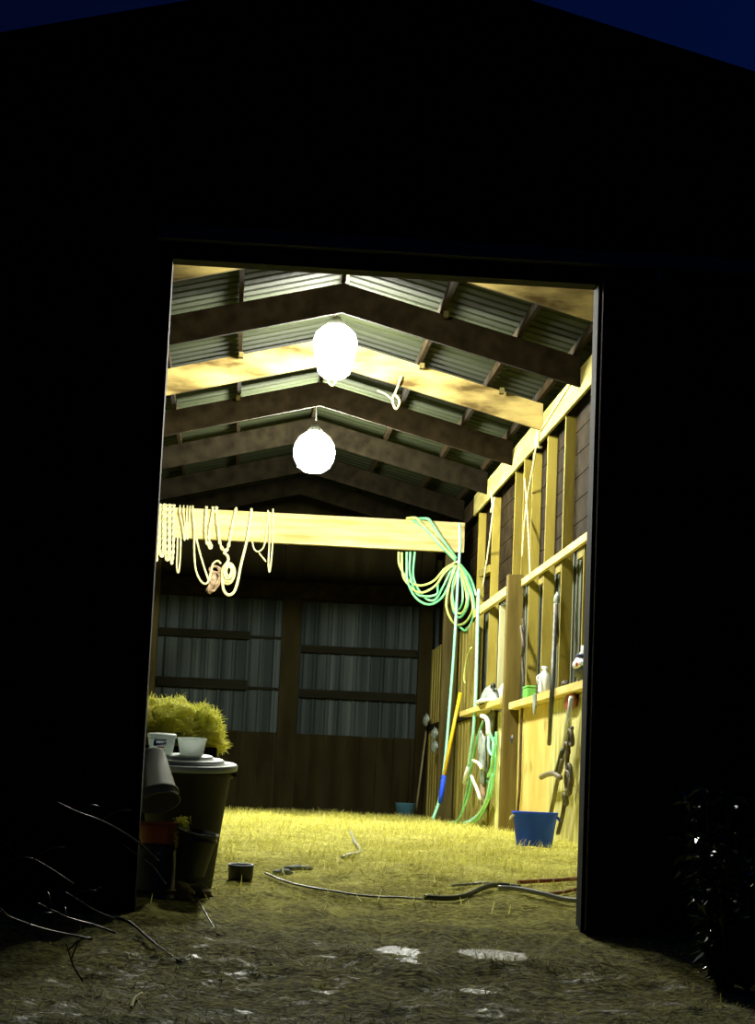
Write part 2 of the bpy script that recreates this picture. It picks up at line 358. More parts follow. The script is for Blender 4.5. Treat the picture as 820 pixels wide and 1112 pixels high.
# roof edge trim boards at the gable
for i, x in enumerate((XL-.45, XR+.5)):
    MB().beam((RX, Y0-.10, RZ-.045), (x, Y0-.10, roofz(x)-.045), .03, .12, (0, 0, 1)).build('trim_%d' % (i+1), facade_m, kind='structure')
mb = MB(); mb.add([(RX-.18, Y0-.15, roofz(RX-.18)+.03), (RX, Y0-.15, RZ+.035), (RX+.18, Y0-.15, roofz(RX+.18)+.03), (RX-.18, Y1+.3, roofz(RX-.18)+.03), (RX, Y1+.3, RZ+.035), (RX+.18, Y1+.3, roofz(RX+.18)+.03)], [(0,1,4,3),(1,2,5,4)])
o = mb.build('trim_3', facade_m, kind='structure'); md = o.modifiers.new('s', 'SOLIDIFY'); md.thickness = .01

DX0, DX1, DZ = -.527, 2.126, 4.014
# front wall: siding with ribs, around the doorway
mb = MB(); xa, xb = XL-.28, XR+.28
def prism_xz(mb, pts, y0, y1):
    n = len(pts); mb.add([(x, y0, z) for x, z in pts]+[(x, y1, z) for x, z in pts], [tuple(range(n)), tuple(reversed(range(n, 2*n)))]+[(i, i+n, (i+1)%n+n, (i+1)%n) for i in range(n)])
prism_xz(mb, [(xa, -.1), (DX0, -.1), (DX0, roofz(DX0)-.03), (xa, roofz(xa)-.03)], Y0, Y0+.14)
prism_xz(mb, [(DX1, -.1), (xb, -.1), (xb, roofz(xb)-.03), (DX1, roofz(DX1)-.03)], Y0, Y0+.14)
prism_xz(mb, [(DX0, DZ), (DX1, DZ), (DX1, roofz(DX1)-.03), (RX, RZ-.03), (DX0, roofz(DX0)-.03)], Y0, Y0+.14)
x = xa+.1
while x < xb:
    if not (DX0-.06 < x < DX1+.03): mb.box((x, Y0-.022, -.05), (x+.04, Y0+.01, roofz(x)-.06))
    else: mb.box((x, Y0-.022, DZ+.15), (x+.04, Y0+.01, roofz(x)-.06))
    x += .2286
mb.build('wall_front', facade_m, kind='structure')
# doorway casing (pale wood edges the lamp light catches)
MB().box((DX0-.10, Y0+.0, 0), (DX0+.004, Y0+.17, DZ+.0)).build('trim_4', facade_m, kind='structure')
MB().box((DX1-.004, Y0+.0, 0), (DX1+.10, Y0+.17, DZ+.0)).build('trim_5', facade_m, kind='structure')
# sliding door pushed open to the right of the doorway
t = thing('door_1', (DX1+1.2, Y0-.1, .06), None, None); t['kind'] = 'structure'
mb = MB(); mb.box((DX1+.012, Y0-.09, .07), (DX1+1.9, Y0-.04, DZ+.02))
x = DX1+.05
while x < DX1+1.88: mb.box((x, Y0-.108, .09), (x+.035, Y0-.085, DZ)); x += .2
mb.build('door_panel', facade_m, t)
mb = MB()
for z in (.1, 1.3, 2.6, 3.9): mb.box((DX1+.02, Y0-.115, z), (DX1+1.88, Y0-.088, z+.09))
mb.build('door_rail', facade_m, t)
for dx in (.35, 1.55): MB().box((DX1+dx, Y0-.085, DZ), (DX1+dx+.05, Y0-.055, DZ+.16)).build('hanger', steel_d, t)
MB().box((DX0-.1, Y0-.11, DZ+.10), (XR+.26, Y0-.03, DZ+.19)).build('trim_6', steel_d, kind='structure')

# side walls
def side_wall(nm, x, s, zt):
    mb = MB(); mb.box((min(x, x+s*.012), Y0+.14, -.1), (max(x, x+s*.012), Y1, zt)); y = Y0+.3
    while y < Y1-.1: mb.box((min(x-s*.018, x+s*.012), y, 0), (max(x-s*.018, x+s*.012), y+.05, zt)); y += .2286
    return mb.build(nm, side_m, kind='structure')
side_wall('wall_right', XR+.16, 1, roofz(XR+.16)-.04)
side_wall('wall_left', XL-.16, -1, roofz(XL-.16)-.04)
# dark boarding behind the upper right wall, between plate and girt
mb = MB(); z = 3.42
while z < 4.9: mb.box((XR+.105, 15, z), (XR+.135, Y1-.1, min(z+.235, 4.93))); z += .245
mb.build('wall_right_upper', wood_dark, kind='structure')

# back wall
YB = 34.1
mb = MB(); x = XL-.2
while x < XR+.2:
    mb.add([(x, YB, 1.7), (x+.09, YB, 1.7), (x+.115, YB-.028, 1.7), (x+.15, YB-.028, 1.7), (x+.175, YB, 1.7), (x+.23, YB, 1.7),
            (x, YB, 4.15), (x+.09, YB, 4.15), (x+.115, YB-.028, 4.15), (x+.15, YB-.028, 4.15), (x+.175, YB, 4.15), (x+.23, YB, 4.15)],
           [(i, i+1, i+7, i+6) for i in range(5)]); x += .2286
mb.box((XL-.2, YB+.002, 0), (XR+.2, YB+.02, 4.2))
mb.build('wall_back', back_m, kind='structure')
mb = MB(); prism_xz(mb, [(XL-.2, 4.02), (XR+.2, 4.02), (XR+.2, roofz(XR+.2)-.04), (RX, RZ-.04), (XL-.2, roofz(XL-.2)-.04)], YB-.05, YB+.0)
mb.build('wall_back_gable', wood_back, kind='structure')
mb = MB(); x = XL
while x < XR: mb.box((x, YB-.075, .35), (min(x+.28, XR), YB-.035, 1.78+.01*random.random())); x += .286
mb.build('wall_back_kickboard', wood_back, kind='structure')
def post(x0, x1, y0, y1, z0, z1, m, label, name='post', **k):
    return MB().box((x0, y0, z0), (x1, y1, z1)).build(name, m, bevel=.006, label=label, cat='post', **k)
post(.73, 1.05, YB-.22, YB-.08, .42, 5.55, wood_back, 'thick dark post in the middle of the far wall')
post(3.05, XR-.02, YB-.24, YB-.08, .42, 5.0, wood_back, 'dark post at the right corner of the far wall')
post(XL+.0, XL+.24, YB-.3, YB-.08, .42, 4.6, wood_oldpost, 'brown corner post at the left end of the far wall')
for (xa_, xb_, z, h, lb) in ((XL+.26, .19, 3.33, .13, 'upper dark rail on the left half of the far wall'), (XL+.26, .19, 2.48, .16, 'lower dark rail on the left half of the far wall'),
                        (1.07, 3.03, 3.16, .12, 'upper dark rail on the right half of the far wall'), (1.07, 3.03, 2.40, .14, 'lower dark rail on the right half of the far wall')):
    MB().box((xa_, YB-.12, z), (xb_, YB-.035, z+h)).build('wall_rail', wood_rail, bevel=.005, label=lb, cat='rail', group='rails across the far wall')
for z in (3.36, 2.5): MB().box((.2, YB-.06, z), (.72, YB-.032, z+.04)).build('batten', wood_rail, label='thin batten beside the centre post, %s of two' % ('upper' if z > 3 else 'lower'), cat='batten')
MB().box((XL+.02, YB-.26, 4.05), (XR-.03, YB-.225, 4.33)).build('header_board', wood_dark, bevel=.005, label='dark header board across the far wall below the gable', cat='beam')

# rafters, 8 ft apart; their wood tones carry the lamps' light and shade
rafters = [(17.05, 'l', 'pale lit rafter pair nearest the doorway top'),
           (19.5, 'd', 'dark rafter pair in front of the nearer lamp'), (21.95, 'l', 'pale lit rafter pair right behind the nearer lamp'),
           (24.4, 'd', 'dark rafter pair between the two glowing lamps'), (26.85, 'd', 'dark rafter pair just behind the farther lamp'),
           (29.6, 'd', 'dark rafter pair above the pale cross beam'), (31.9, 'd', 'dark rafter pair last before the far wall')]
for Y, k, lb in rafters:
    t = thing('rafter_pair', (RX, Y, RZ-.36), lb, 'rafter', 'rafters under the barn roof'); m = wood_raft_lit if k == 'l' else wood_old_shaded if Y > 25 else wood_dark
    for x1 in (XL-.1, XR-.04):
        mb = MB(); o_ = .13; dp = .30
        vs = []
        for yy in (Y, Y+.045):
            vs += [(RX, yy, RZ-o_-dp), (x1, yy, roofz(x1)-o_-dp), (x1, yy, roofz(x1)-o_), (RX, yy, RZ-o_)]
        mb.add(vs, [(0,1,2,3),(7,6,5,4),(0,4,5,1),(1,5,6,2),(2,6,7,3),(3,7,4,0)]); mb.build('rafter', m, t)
    if k == 'd':
        mb = MB(); prism_xz(mb, [(RX-.35, roofz(RX-.35)-.15), (RX-.35, roofz(RX-.35)-.40), (RX, RZ-.40), (RX+.35, roofz(RX+.35)-.40), (RX+.35, roofz(RX+.35)-.15), (RX, RZ-.15)], Y-.014, Y-.001)
        mb.build('gusset_plate', m, t)
for off, nm in ((-1.78, 'left, second from the eave'), (-1.0, 'left, next to the ridge'), (1.0, 'right, next to the ridge'), (1.78, 'right, second from the eave'), (2.35, 'right eave')):
    x = RX+off
    mb = MB().beam((x, Y0+.16, roofz(x)-.078), (x, YB-.1, roofz(x)-.078), .045, .10)
    mb.build('purlin', wood_dark, label='dark lengthwise purlin under the roof sheets, '+nm, cat='purlin', group='purlins under the roof')
MB().box((RX-.02, Y0+.16, RZ-.125), (RX+.02, YB-.1, RZ-.02)).build('ridge_board', wood_dark, label='dark ridge board along the top of the roof', cat='beam')
for s, nm in ((-1, 'left'), (1, 'right')):
    pass
# little purlin blocks beside the rafters
for (px, py, Y, lb) in ((262, 376, 21.9, 'small dull cleat on the left purlin, above the lit rafter'), (258, 436, 24.35, 'small cleat on the left purlin beyond the lit rafter'), (484, 330, 19.45, 'small cleat on the right purlin near the doorway'),
                    (458, 391, 21.9, 'small dark cleat on the right purlin behind the nearer lamp'), (545, 408, 21.9, 'small dark cleat on the right outer purlin')):
    p = atY(px, py, Y-.06); MB().box((p.x-.02, p.y-.05, roofz(p.x)-.19), (p.x+.03, p.y+.05, roofz(p.x)-.13), None).build('cleat', wood_oldpost, label=lb, cat='wood block', group='cleats on the purlins')

# cross beam
beam = MB().box((XL-.04, 29.3, 4.41), (XR-.05, 29.42, 4.855)); beam.build('cross_beam', wood_beam, bevel=.008, label='thick pale cross beam spanning the barn, ropes and hose hung over it', cat='beam')
MB().box((XR-.3, 29.43, .44), (XR-.08, 29.58, 4.84)).build('post', wood_oldpost, bevel=.006, label='dark brown post carrying the right end of the cross beam', cat='post')
MB().box((XL+.0, 29.43, .44), (XL+.16, 29.58, 4.84)).build('post', wood_oldpost, bevel=.006, label='dark brown post carrying the left end of the cross beam', cat='post')

# ------------------------------------------------------------------ right wall framing
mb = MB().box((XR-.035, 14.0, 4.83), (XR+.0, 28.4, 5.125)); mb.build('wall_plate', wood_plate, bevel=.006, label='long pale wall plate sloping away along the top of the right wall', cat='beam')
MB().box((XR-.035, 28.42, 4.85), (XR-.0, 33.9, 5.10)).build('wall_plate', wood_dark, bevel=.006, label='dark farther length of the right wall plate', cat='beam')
MB().beam((XR-.045, 19.7, 5.10), (XR-.045, 22.1, 4.93), .012, .03).build('lath', twine_m, label='thin lath nailed slanting on the right wall plate', cat='lath')
studs = [(19.2, 'nearest the right door jamb'), (20.55, 'second from the door jamb'), (21.75, 'third from the door jamb'),
         (22.85, 'fourth from the door jamb, just before the brown post'), (24.3, 'just beyond the brown post'), (26.45, 'behind the canvas hat'), (28.0, 'farthest, at the end of the pale plate')]
for Y, lb in studs:
    full = Y not in (22.85,)
    z1 = 4.83 if Y != 19.2 else 3.33
    mb = MB().box((XR, Y, .43), (XR+.12, Y+.042, z1))
    mb.build('stud', wood_stud, bevel=.003, label='ochre stud in the right wall, '+lb, cat='stud', group='studs of the right wall')
MB().box((XR-.01, 25.3, 1.98), (XR+.1, 25.34, 3.27)).build('board', wood_pale, bevel=.003, label='wide pale greenish board between girt and shelf', cat='board')
MB().box((XR-.03, 23.35, 3.4), (XR+.08, 23.39, 4.83)).build('stud', wood_stud, bevel=.003, label='short upper stud above the brown post', cat='stud', group='studs of the right wall')
MB().box((XR-.19, 23.25, .43), (XR-.004, 23.42, 3.44)).build('post', wood_post, bevel=.008, label='brown post standing proud of the right wall, ending at the girt', cat='post')
# braces seen between the upper studs
MB().beam((XR+.06, 22.9, 3.45), (XR+.06, 23.9, 4.75), .09, .04, (1, 0, 0)).build('brace', wood_stud, label='slanting brace between the upper studs', cat='brace')
MB().beam((XR+.06, 26.7, 3.9), (XR+.06, 27.9, 3.95), .09, .10, (0, 0, 1)).build('brace', wood_plank, label='short level brace between the farthest upper studs', cat='brace')
# girts and shelves
MB().box((XR-.045, 14.0, 3.30), (XR-.005, 23.22, 3.38)).build('girt', wood_new, bevel=.004, label='pale girt on the near half of the right wall', cat='girt')
MB().box((XR-.06, 23.45, 3.31), (XR-.005, 27.75, 3.42)).build('girt', wood_new, bevel=.004, label='pale girt beyond the brown post on the right wall', cat='girt')
for Y in (19.24, 20.59, 21.79, 24.34): MB().box((XR-.0, Y+.005, 3.20), (XR+.095, Y+.35, 3.30)).build('blocking', wood_plank, bevel=.003, label={19.24:'dark block under the girt nearest the door jamb', 20.59:'dark block under the girt, second from the door jamb', 21.79:'dark block under the girt, third from the door jamb', 24.34:'dark block under the girt beyond the brown post'}[Y], cat='wood block')
MB().box((XR-.14, 14.5, 1.86), (XR-.002, 23.22, 1.94)).build('shelf', wood_new, bevel=.005, label='pale narrow shelf rail along the near right wall', cat='shelf')
MB().box((XR-.22, 23.45, 1.93), (XR-.002, 27.6, 2.0)).build('shelf', wood_new, bevel=.005, label='pale shelf beyond the brown post, the canvas hat on it', cat='shelf')
# lower panels
MB().box((XR-.03, 14.0, .40), (XR-.005, 20.75, 1.855)).build('plywood_panel', wood_olive, bevel=.003, label='streaked olive plywood panel on the lower wall by the door jamb', cat='panel')
MB().box((XR-.022, 20.77, .40), (XR-.003, 23.2, 1.855)).build('plywood_panel', wood_ochre, bevel=.003, label='smooth ochre plywood panel behind the blue bucket', cat='panel')
MB().box((XR-.04, 23.5, .40), (XR-.004, 24.9, 1.90)).build('plywood_panel', wood_olive, bevel=.003, label='narrow pale plywood panel just beyond the brown post', cat='panel')
MB().box((XR-.07, 24.1, 1.42), (XR-.042, 24.45, 1.62)).build('wood_patch', wood_pale, bevel=.003, label='small pale wooden patch on the narrow panel', cat='board')
y = 24.95; i = 0; mb = MB()
while y < 33.9:
    mb.box((XR-.03-.012*(i % 2), y, .40), (XR-.005, y+.19, 1.92)); y += .2; i += 1
mb.build('plank_panel', wood_plank, label='vertical weathered planks on the lower far part of the right wall', cat='panel')
y = 27.7; mb = MB(); i = 0
while y < 33.9:
    mb.box((XR-.03-.012*(i % 2), y, 2.02), (XR-.005, y+.19, 3.27)); y += .2; i += 1
mb.build('plank_panel', wood_plank, label='vertical weathered planks on the upper far part of the right wall', cat='panel')
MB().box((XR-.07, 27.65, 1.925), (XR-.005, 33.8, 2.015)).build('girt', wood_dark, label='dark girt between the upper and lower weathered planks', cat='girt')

# ------------------------------------------------------------------ lamps
glow_dim = emis('lamp_glow_dim', (1.0, 1.0, .88), 185.0)
glow = emis('lamp_glow', (1.0, 1.0, .88), 400.0)
def lamp(loc, prof_, label, ztop, glow=glow):
    t = thing('pendant_lamp', loc, label, 'lamp', 'lamps under the ridge'); x, y, z = loc
    mb = MB().lathe(prof_, (x, y, z), n=32); mb.build('bulb', glow, t)
    zt = z+prof_[-1][1]
    MB().lathe([(.10, 0), (.10, .03), (.055, .07), (.05, .10)], (x, y, zt-.005), n=24, cap1=True).build('socket', steel_d, t)
    MB().tube([(x, y, zt+.09), (x, y, max(ztop, zt+.1))], .008, 6).build('cord', steel_d, t)
lamp((.845, 20.5, 5.07), [(.001, 0), (.10, .01), (.16, .06), (.185, .16), (.215, .30), (.225, .40), (.20, .48), (.13, .545), (.10, .56)], 'glowing white lamp swollen to its jar-shaped glare under the ridge, nearer of the two seen', 5.85)  # bulb shape widened to include the glare around the lamp
lamp((.835, 25.1, 4.80), [(.001, 0), (.12, .02), (.20, .08), (.25, .18), (.262, .27), (.245, .37), (.19, .46), (.11, .52), (.10, .525)], 'glowing white lamp swollen to its round glare under the ridge, farther and lower', 5.85)  # oversized globe: the bloom of the lamp is built into its shape
lamp((.855, 16.3, 5.15), [(.001, 0), (.08, .01), (.14, .06), (.17, .14), (.16, .24), (.12, .31), (.10, .33)], 'lamp hung just inside above the doorway header', 5.85, glow_dim)
# hanging wisps and hooks
def cordlike(name, pts, r, m, label, cat, n=6, smooth=True, parent=None):
    mb = MB().tube(smooth_path(pts, 6) if smooth else pts, r, n); return mb.build(name, m, parent, label=label, cat=cat)
Yh = 21.9
mb = MB(); mb.tube(smooth_path([atY(436, 408, Yh), atY(430, 425, Yh), atY(426, 434, Yh), atY(430, 444, Yh), atY(434, 436, Yh), atY(429, 428, Yh)]), .012, 6)
mb.tube(smooth_path([atY(410, 424, Yh), atY(420, 429, Yh), atY(428, 437, Yh)]), .008, 6)
mb.build('baling_twine', twine_m, label='knotted twine dangling from the lit rafter, right of the nearer lamp', cat='twine')
p = (.845, 20.5, 5.06); k = Vector(p)
mb = MB().tube(smooth_path([k+Vector((-.06, -.02, .02)), k+Vector((-.05, -.02, -.04)), k+Vector((-.01, -.02, -.07)), k+Vector((.02, -.02, -.03)), k+Vector((.03, -.02, .03))]), .009, 6)
mb.build('baling_twine', twine_m, label='small twine loop dangling right below the nearer lamp', cat='twine')
mb = MB().tube(smooth_path([atY(379, 290, 17.0), atY(378, 298, 17.0), atY(377.5, 307, 17.0)]), [.008]*6+[.012]*6+[.018]); 
mb.build('baling_twine', twine_m, label='short twine end hanging at the top middle of the doorway', cat='twine')
c = atY(390, 294, 17.0); mb = MB().blob(c, (.045, .045, .04), .4, 2.5); mb.tube([c, c+Vector((0, 0, .3))], .005, 5)
mb.build('hanging_clump', rope_m, label='bright round clump hanging at the top middle of the doorway', cat='clump')

# ------------------------------------------------------------------ ropes over the cross beam
YF = 29.25
def over(px, top=4.855):
    """start of a strand: over the top edge of the beam"""
    a = atY(px, 556, YF); return [Vector((a.x, 29.36, top+.022)), Vector((a.x, 29.29, top+.028)), Vector((a.x, YF, top-.03))]
def strand(pxs, r=.016, twist=False, both=None):
    P = [atY(x, y, YF-.01) for x, y in pxs]
    pts = over(pxs[0][0]) + P
    if both: pts += list(reversed(over(pxs[-1][0])))
    return smooth_path(pts, 6)
def rope(paths, label, r=.016, m=rope_m, twist=False, name='hanging_rope'):
    mb = MB()
    for q in paths:
        if twist: twisted(mb, q, r)
        else: mb.tube(q, r, 7)
    return mb.build(name, m, label=label, cat='rope', group='ropes hung over the cross beam')
for i, (xa_, yb_, lb) in enumerate(((168, 609, 'twisted rope loop at the left end of the cross beam, by the jamb'), (174, 604, 'twisted rope loop, second from the left on the beam'),
                    (180, 609, 'twisted rope loop, third from the left on the beam'), (185, 612, 'twisted rope loop, fourth from the left on the beam'))):
    rope([strand([(xa_, 556), (xa_-.5, 580), (xa_-.3, 600), (xa_+1.5, yb_), (xa_+3, 600), (xa_+3.5, 580), (xa_+3.5, 556)], both=True)], lb, .017, twist=True)
rope([strand([(195, 556), (198, 570), (200.5, 587), (201, 570), (199, 556)], both=True), strand([(203, 556), (203, 575), (203.5, 586), (205, 570), (206, 556)], both=True)], 'pair of thin V-shaped cord loops just right of the twisted ropes', .011)
rope([smooth_path([atY(193, 583, YF), atY(192.5, 600, YF), atY(192, 615, YF), atY(193.5, 622, YF), atY(195, 615, YF), atY(196, 600, YF), atY(196.5, 583, YF)])], 'short narrow loop hanging below the beam under the thin V loops', .013)
rope([strand([(209, 556), (211, 575), (211, 600), (213, 620), (219, 632), (225, 633), (229, 622), (231, 613), (236, 609), (240, 612)])
      , smooth_path([atY(213, 584, YF-.02), atY(217, 600, YF-.02), atY(222, 617, YF-.02), atY(227, 631, YF-.02)])], 'long thin rope loop sagging low at the left of the coiled bundle', .015)
rope([strand([(224, 556), (223, 573), (224, 587), (228, 595), (231, 592)]), strand([(231, 556), (228, 572), (227, 585), (230, 594)])], 'short twisted rope with a knotted end, left of the white V rope', .016, twist=True)
rope([strand([(235, 556), (237, 575), (239, 590), (243, 598), (247, 596), (250, 585), (253, 568), (256, 556)], both=True)], 'V-shaped twisted rope above the coiled bundle', .019, twist=True)
rope([strand([(273, 556), (270, 575), (267, 592), (262, 612), (258, 632), (254, 643), (248, 646), (243, 641), (241, 628)])], 'long curved rope loop sweeping under the coiled bundle', .022)
rope([smooth_path([atY(274, 588, YF), atY(276, 596, YF), atY(280, 599, YF), atY(285, 596, YF), atY(288, 588, YF), atY(290, 570, YF), atY(291, 556, YF)]+[Vector((atY(291, 556, YF).x, 29.3, 4.88))]),
      smooth_path([atY(281, 600, YF), atY(285, 605, YF), atY(289, 610, YF)])], 'small sagging cord right of the long curved rope', .012)
rope([smooth_path([atY(292.5, 556, YF), atY(292.5, 590, YF), atY(291.5, 612, YF), atY(292.5, 621, YF), atY(294, 614, YF), atY(296, 590, YF), atY(296.5, 556, YF)]+[Vector((atY(296.5, 556, YF).x, 29.3, 4.88))])], 'narrow hanging loop farthest right of the ropes', .013)
# coiled bundle and dark halter
mb = MB(); c0 = atY(248.5, 622, YF-.04)
for i, (rx_, rz_, dx, dz, dy) in enumerate(((.085, .14, 0, 0, 0), (.07, .12, .01, -.01, -.02), (.055, .10, -.01, .01, -.035), (.09, .15, -.01, -.01, .015), (.04, .07, 0, .02, -.045))):
    mb.tube([c0+Vector((dx+rx_*math.cos(a), dy+.02*math.sin(2*a), dz+rz_*math.sin(a))) for a in [2*PI*k/24 for k in range(24)]], .02, 7, closed=True)
mb.tube(smooth_path([c0+Vector((-.06, -.03, .10)), c0+Vector((-.02, -.04, .17)), c0+Vector((-.03, -.02, .24)), atY(243, 600, YF-.03)]), .022, 7)
mb.build('coiled_rope', rope_m, label='bright coiled rope bundle hanging under the beam', cat='rope')
mb = MB(); c1 = atY(233, 626, YF+.02)
for rx_, rz_, dx, dz, tl in ((.07, .14, 0, .02, .3), (.06, .11, .02, -.05, -.3), (.05, .08, -.02, -.14, .5), (.08, .05, 0, .1, .2)):
    mb.tube([c1+Vector((dx+rx_*math.cos(a), tl*.1*math.sin(a), dz+rz_*math.sin(a))) for a in [2*PI*k/20 for k in range(20)]], .017, 6, closed=True)
mb.blob(c1+Vector((-.02, .02, -.05)), (.07, .05, .13), .5, 2.5); mb.blob(c1+Vector((-.06, 0, -.2)), (.05, .04, .05), .5, 3)
mb.build('halter', tack_m, label='dull brown halter hanging left of the coiled rope bundle', cat='halter')

# ------------------------------------------------------------------ hose coil on the beam
S = 820/110.0
def hz(x, y, d=0): return atY(425+x/S, 555+y/S, YF-.02-d-1.4*max(0, x-540)/150)
t = thing('hose_coil', tuple(hz(530, 420)), 'green and yellow hose coil draped over the right end of the beam', 'hose')
loops = [
 (hose_y, [(60,330),(64,430),(110,520),(180,590),(260,600),(350,560),(430,470),(520,415)], .02),
 (hose_y, [(85,335),(92,510),(135,590),(200,650),(270,655),(360,600),(430,500),(520,425)], .05),
 (hose_g, [(125,330),(125,440),(130,560),(175,670),(240,735),(320,755),(400,710),(455,620),(510,450)], .08),
 (hose_g, [(155,330),(150,500),(200,660),(280,690),(370,670),(378,590),(440,490),(520,430)], .03),
 (hose_g, [(190,330),(180,540),(260,690),(350,720),(420,610),(500,440)], .0),
 (hose_y, [(525,440),(470,600),(445,760),(480,870),(530,920),(600,900),(658,800),(640,660),(590,520),(545,430)], .09),
 (hose_g, [(530,440),(498,600),(500,720),(540,800),(575,740),(575,600),(545,440)], .06),
 (hose_g, [(545,440),(600,560),(622,660),(615,780),(560,860),(510,820),(490,700),(525,480)], .03),
 (hose_y, [(535,450),(520,560),(490,680),(505,790),(560,830),(600,780),(610,680),(565,500)], .05),
 (hose_g, [(560,430),(640,540),(688,680)], .02),
 (hose_g, [(540,920),(600,968),(650,900),(672,800),(650,640),(570,440)], .0),
]
for m, q, d in loops: MB().tube(smooth_path([hz(x, y, d) for x, y in q], 7), .0175, 8).build('hose_loop', m, t)
for q, m in (([(130,78),(200,75),(250,110),(340,200),(420,290),(510,390)], hose_y), ([(200,72),(290,72),(330,100),(400,210),(460,290),(525,385)], hose_g), ([(160,90),(260,130),(360,240),(440,320),(520,400)], hose_g)):
    P = [hz(x, y, .02) for x, y in q]; P[0].y = 29.34; P[0].z = 4.878; P[1].z = max(P[1].z, 4.87) if q[1][1] < 80 else P[1].z
    MB().tube(smooth_path(P, 7), .022, 8).build('hose_loop', m, t)
mb = MB()
c = hz(530, 412, .1); mb.tube([c+Vector((.055*math.cos(a), .10*math.sin(a)+.05, .02*math.cos(a))) for a in [2*PI*k/16 for k in range(16)]], .015, 6, closed=True)
mb.build('hose_tie', rope_m, t)
# long hanging hose end
q = [(499, 568), (499.5, 590), (498, 620), (496, 655), (493.5, 700), (489, 760), (484, 820), (478, 865), (470, 892)]
P = []
for i, (x, y) in enumerate(q): P.append(atY(x, y, YF-.14-.02*i))
g = P[-1]; g.z = max(g.z, gz(g.x, g.y)+.02)
mb = MB().tube(smooth_path(P, 8), .021, 8); mb.build('hanging_hose', hose_m, label='pale mint hose hanging straight from the beam down to the straw', cat='hose')
XH = 3.12
q = [(520, 640), (519, 670), (518, 710), (516.5, 760), (513.5, 800), (509, 832)]
t = thing('hanging_hose', tuple(atX(509, 832, XH)), 'short mint hose with a white nozzle hanging by the right wall', 'hose')
MB().tube(smooth_path([atX(x, y, XH) for x, y in q], 8), .021, 8).build('hose', hose_m, t)
MB().tube([atX(509, 832, XH), atX(506.5, 842, XH), atX(504.5, 850, XH)], [.024, .036, .03], 10).build('nozzle', white_pl, t)
cordlike('cord', [atX(512, 703, 3.15), atX(507, 715, 3.15), atX(504, 735, 3.15), atX(505, 742, 3.15)], .01, hose_y, 'thin yellow cord looped left of the nozzle hose', 'cord')

# ------------------------------------------------------------------ hose and tack bundle on the right wall
S2 = 695/100.0
def wz(x, y, d=0): return atX(460+x/S2, 740+y/S2, XR-.06-d)
t = thing('hose_coil', tuple(wz(400, 1060)), 'pale green hose coil hung on the wall below the canvas hat', 'hose')
for q, m, d in (([(455,262),(485,320),(492,420),(495,520),(520,560)], hose_m, .1), ([(450,300),(410,420),(380,560),(350,700),(320,860),(270,1040),(180,1068)], hose_g, .06),
              ([(370,720),(345,850),(305,960),(262,1045),(200,1072)], hose_g, .09), ([(530,420),(520,560),(500,760),(470,900),(400,1020),(320,1080)], hose_m, .08),
              ([(550,380),(545,600),(520,800),(480,920),(420,1030),(350,1082)], hose_g, .05), ([(480,340),(530,480),(510,650),(485,720)], hose_g, .11),
              ([(520,700),(500,860),(440,980),(330,1060),(240,1066)], hose_m, .04), ([(440,330),(425,450),(450,600),(480,760)], hose_g, .03)):
    P = [wz(x, y, d) for x, y in q]
    MB().tube(smooth_path(P, 6), .017, 7).build('hose_loop', m, t)
MB().tube(smooth_path([wz(440, 262, .13), wz(470, 275, .13), wz(487, 320, .13), wz(490, 400, .13)]), .03, 8).build('hose_end', white_pl, t, label='thick white hose end at the top')
cordlike('strap', [wz(375, 598, .14), wz(405, 612, .14), wz(425, 632, .14), wz(436, 655, .14)], .022, cloth_w, 'small white curved strap on the wall hose coil', 'strap')
cordlike('strap', [wz(362, 715, .14), wz(385, 770, .14), wz(408, 825, .14), wz(425, 885, .14)], .022, cloth_w, 'white slanting strap below the small curved one', 'strap')
mb = MB(); mb.blob(wz(450, 600, .08), (.04, .22, .30), .5, 3, seed=3); mb.blob(wz(500, 400, .05), (.03, .16, .28), .5, 3, seed=5); mb.blob(wz(430, 480, .05), (.03, .10, .22), .5, 3, seed=8)
mb.build('tack_bag', cloth_g, label='grey bundle of cloth tack tangled in the wall hose', cat='bag')
mb = MB(); mb.blob(wz(448, 830, .06), (.035, .14, .22), .4, 3, seed=11); mb.build('rag', tack_m, label='dull reddish rag below the grey tack bundle', cat='rag')

# ------------------------------------------------------------------ things on the shelves
p = atX(532, 766, XR-.13); p.z = 2.0
t = thing('canvas_hat', tuple(p), 'round grey canvas hat with white brim on the far shelf', 'hat')
MB().lathe([(.30, .012), (.27, .05), (.22, .12), (.15, .17), (.05, .20), (.001, .205)], p, Matrix.Diagonal((.42, 1.9, 1.15)).to_3x3(), 28).build('crown', cloth_g, t)
MB().lathe([(.29, .002), (.35, .01), (.36, .03), (.32, .05), (.28, .05)], p, Matrix.Diagonal((.44, 1.8, 1)).to_3x3(), 28).build('brim', cloth_w, t)
MB().tube([p+Vector((-.03, .25, .05)), p+Vector((-.04, .0, .17)), p+Vector((-.04, -.36, .15))], .02, 8).build('band', cloth_w, t)
MB().blob(p+Vector((-.02, -.42, .20)), (.03, .07, .04), .3, 2).build('knob', black_pl, t)
p = atX(547, 764, XR-.13); p.z = 2.0
MB().blob(p+Vector((0, 0, .085)), (.06, .22, .10), .3, 2.2, seed=4).build('folded_cloth', cloth_w, label='white folded cloth beside the canvas hat on the shelf', cat='cloth')
p = atX(575, 752, XR-.07); p.z = 1.94
t = thing('tin_box', tuple(p), 'small green tin on the shelf just before the brown post', 'tin')
MB().box(p+Vector((-.05, -.18, 0)), p+Vector((.05, .18, .11))).build('body', green_pl, t, bevel=.01)
MB().box(p+Vector((-.053, -.185, .111)), p+Vector((.053, .185, .135))).build('lid', green_pl, t, bevel=.006)
p = atX(591, 748, XR-.08); p.z = 1.94
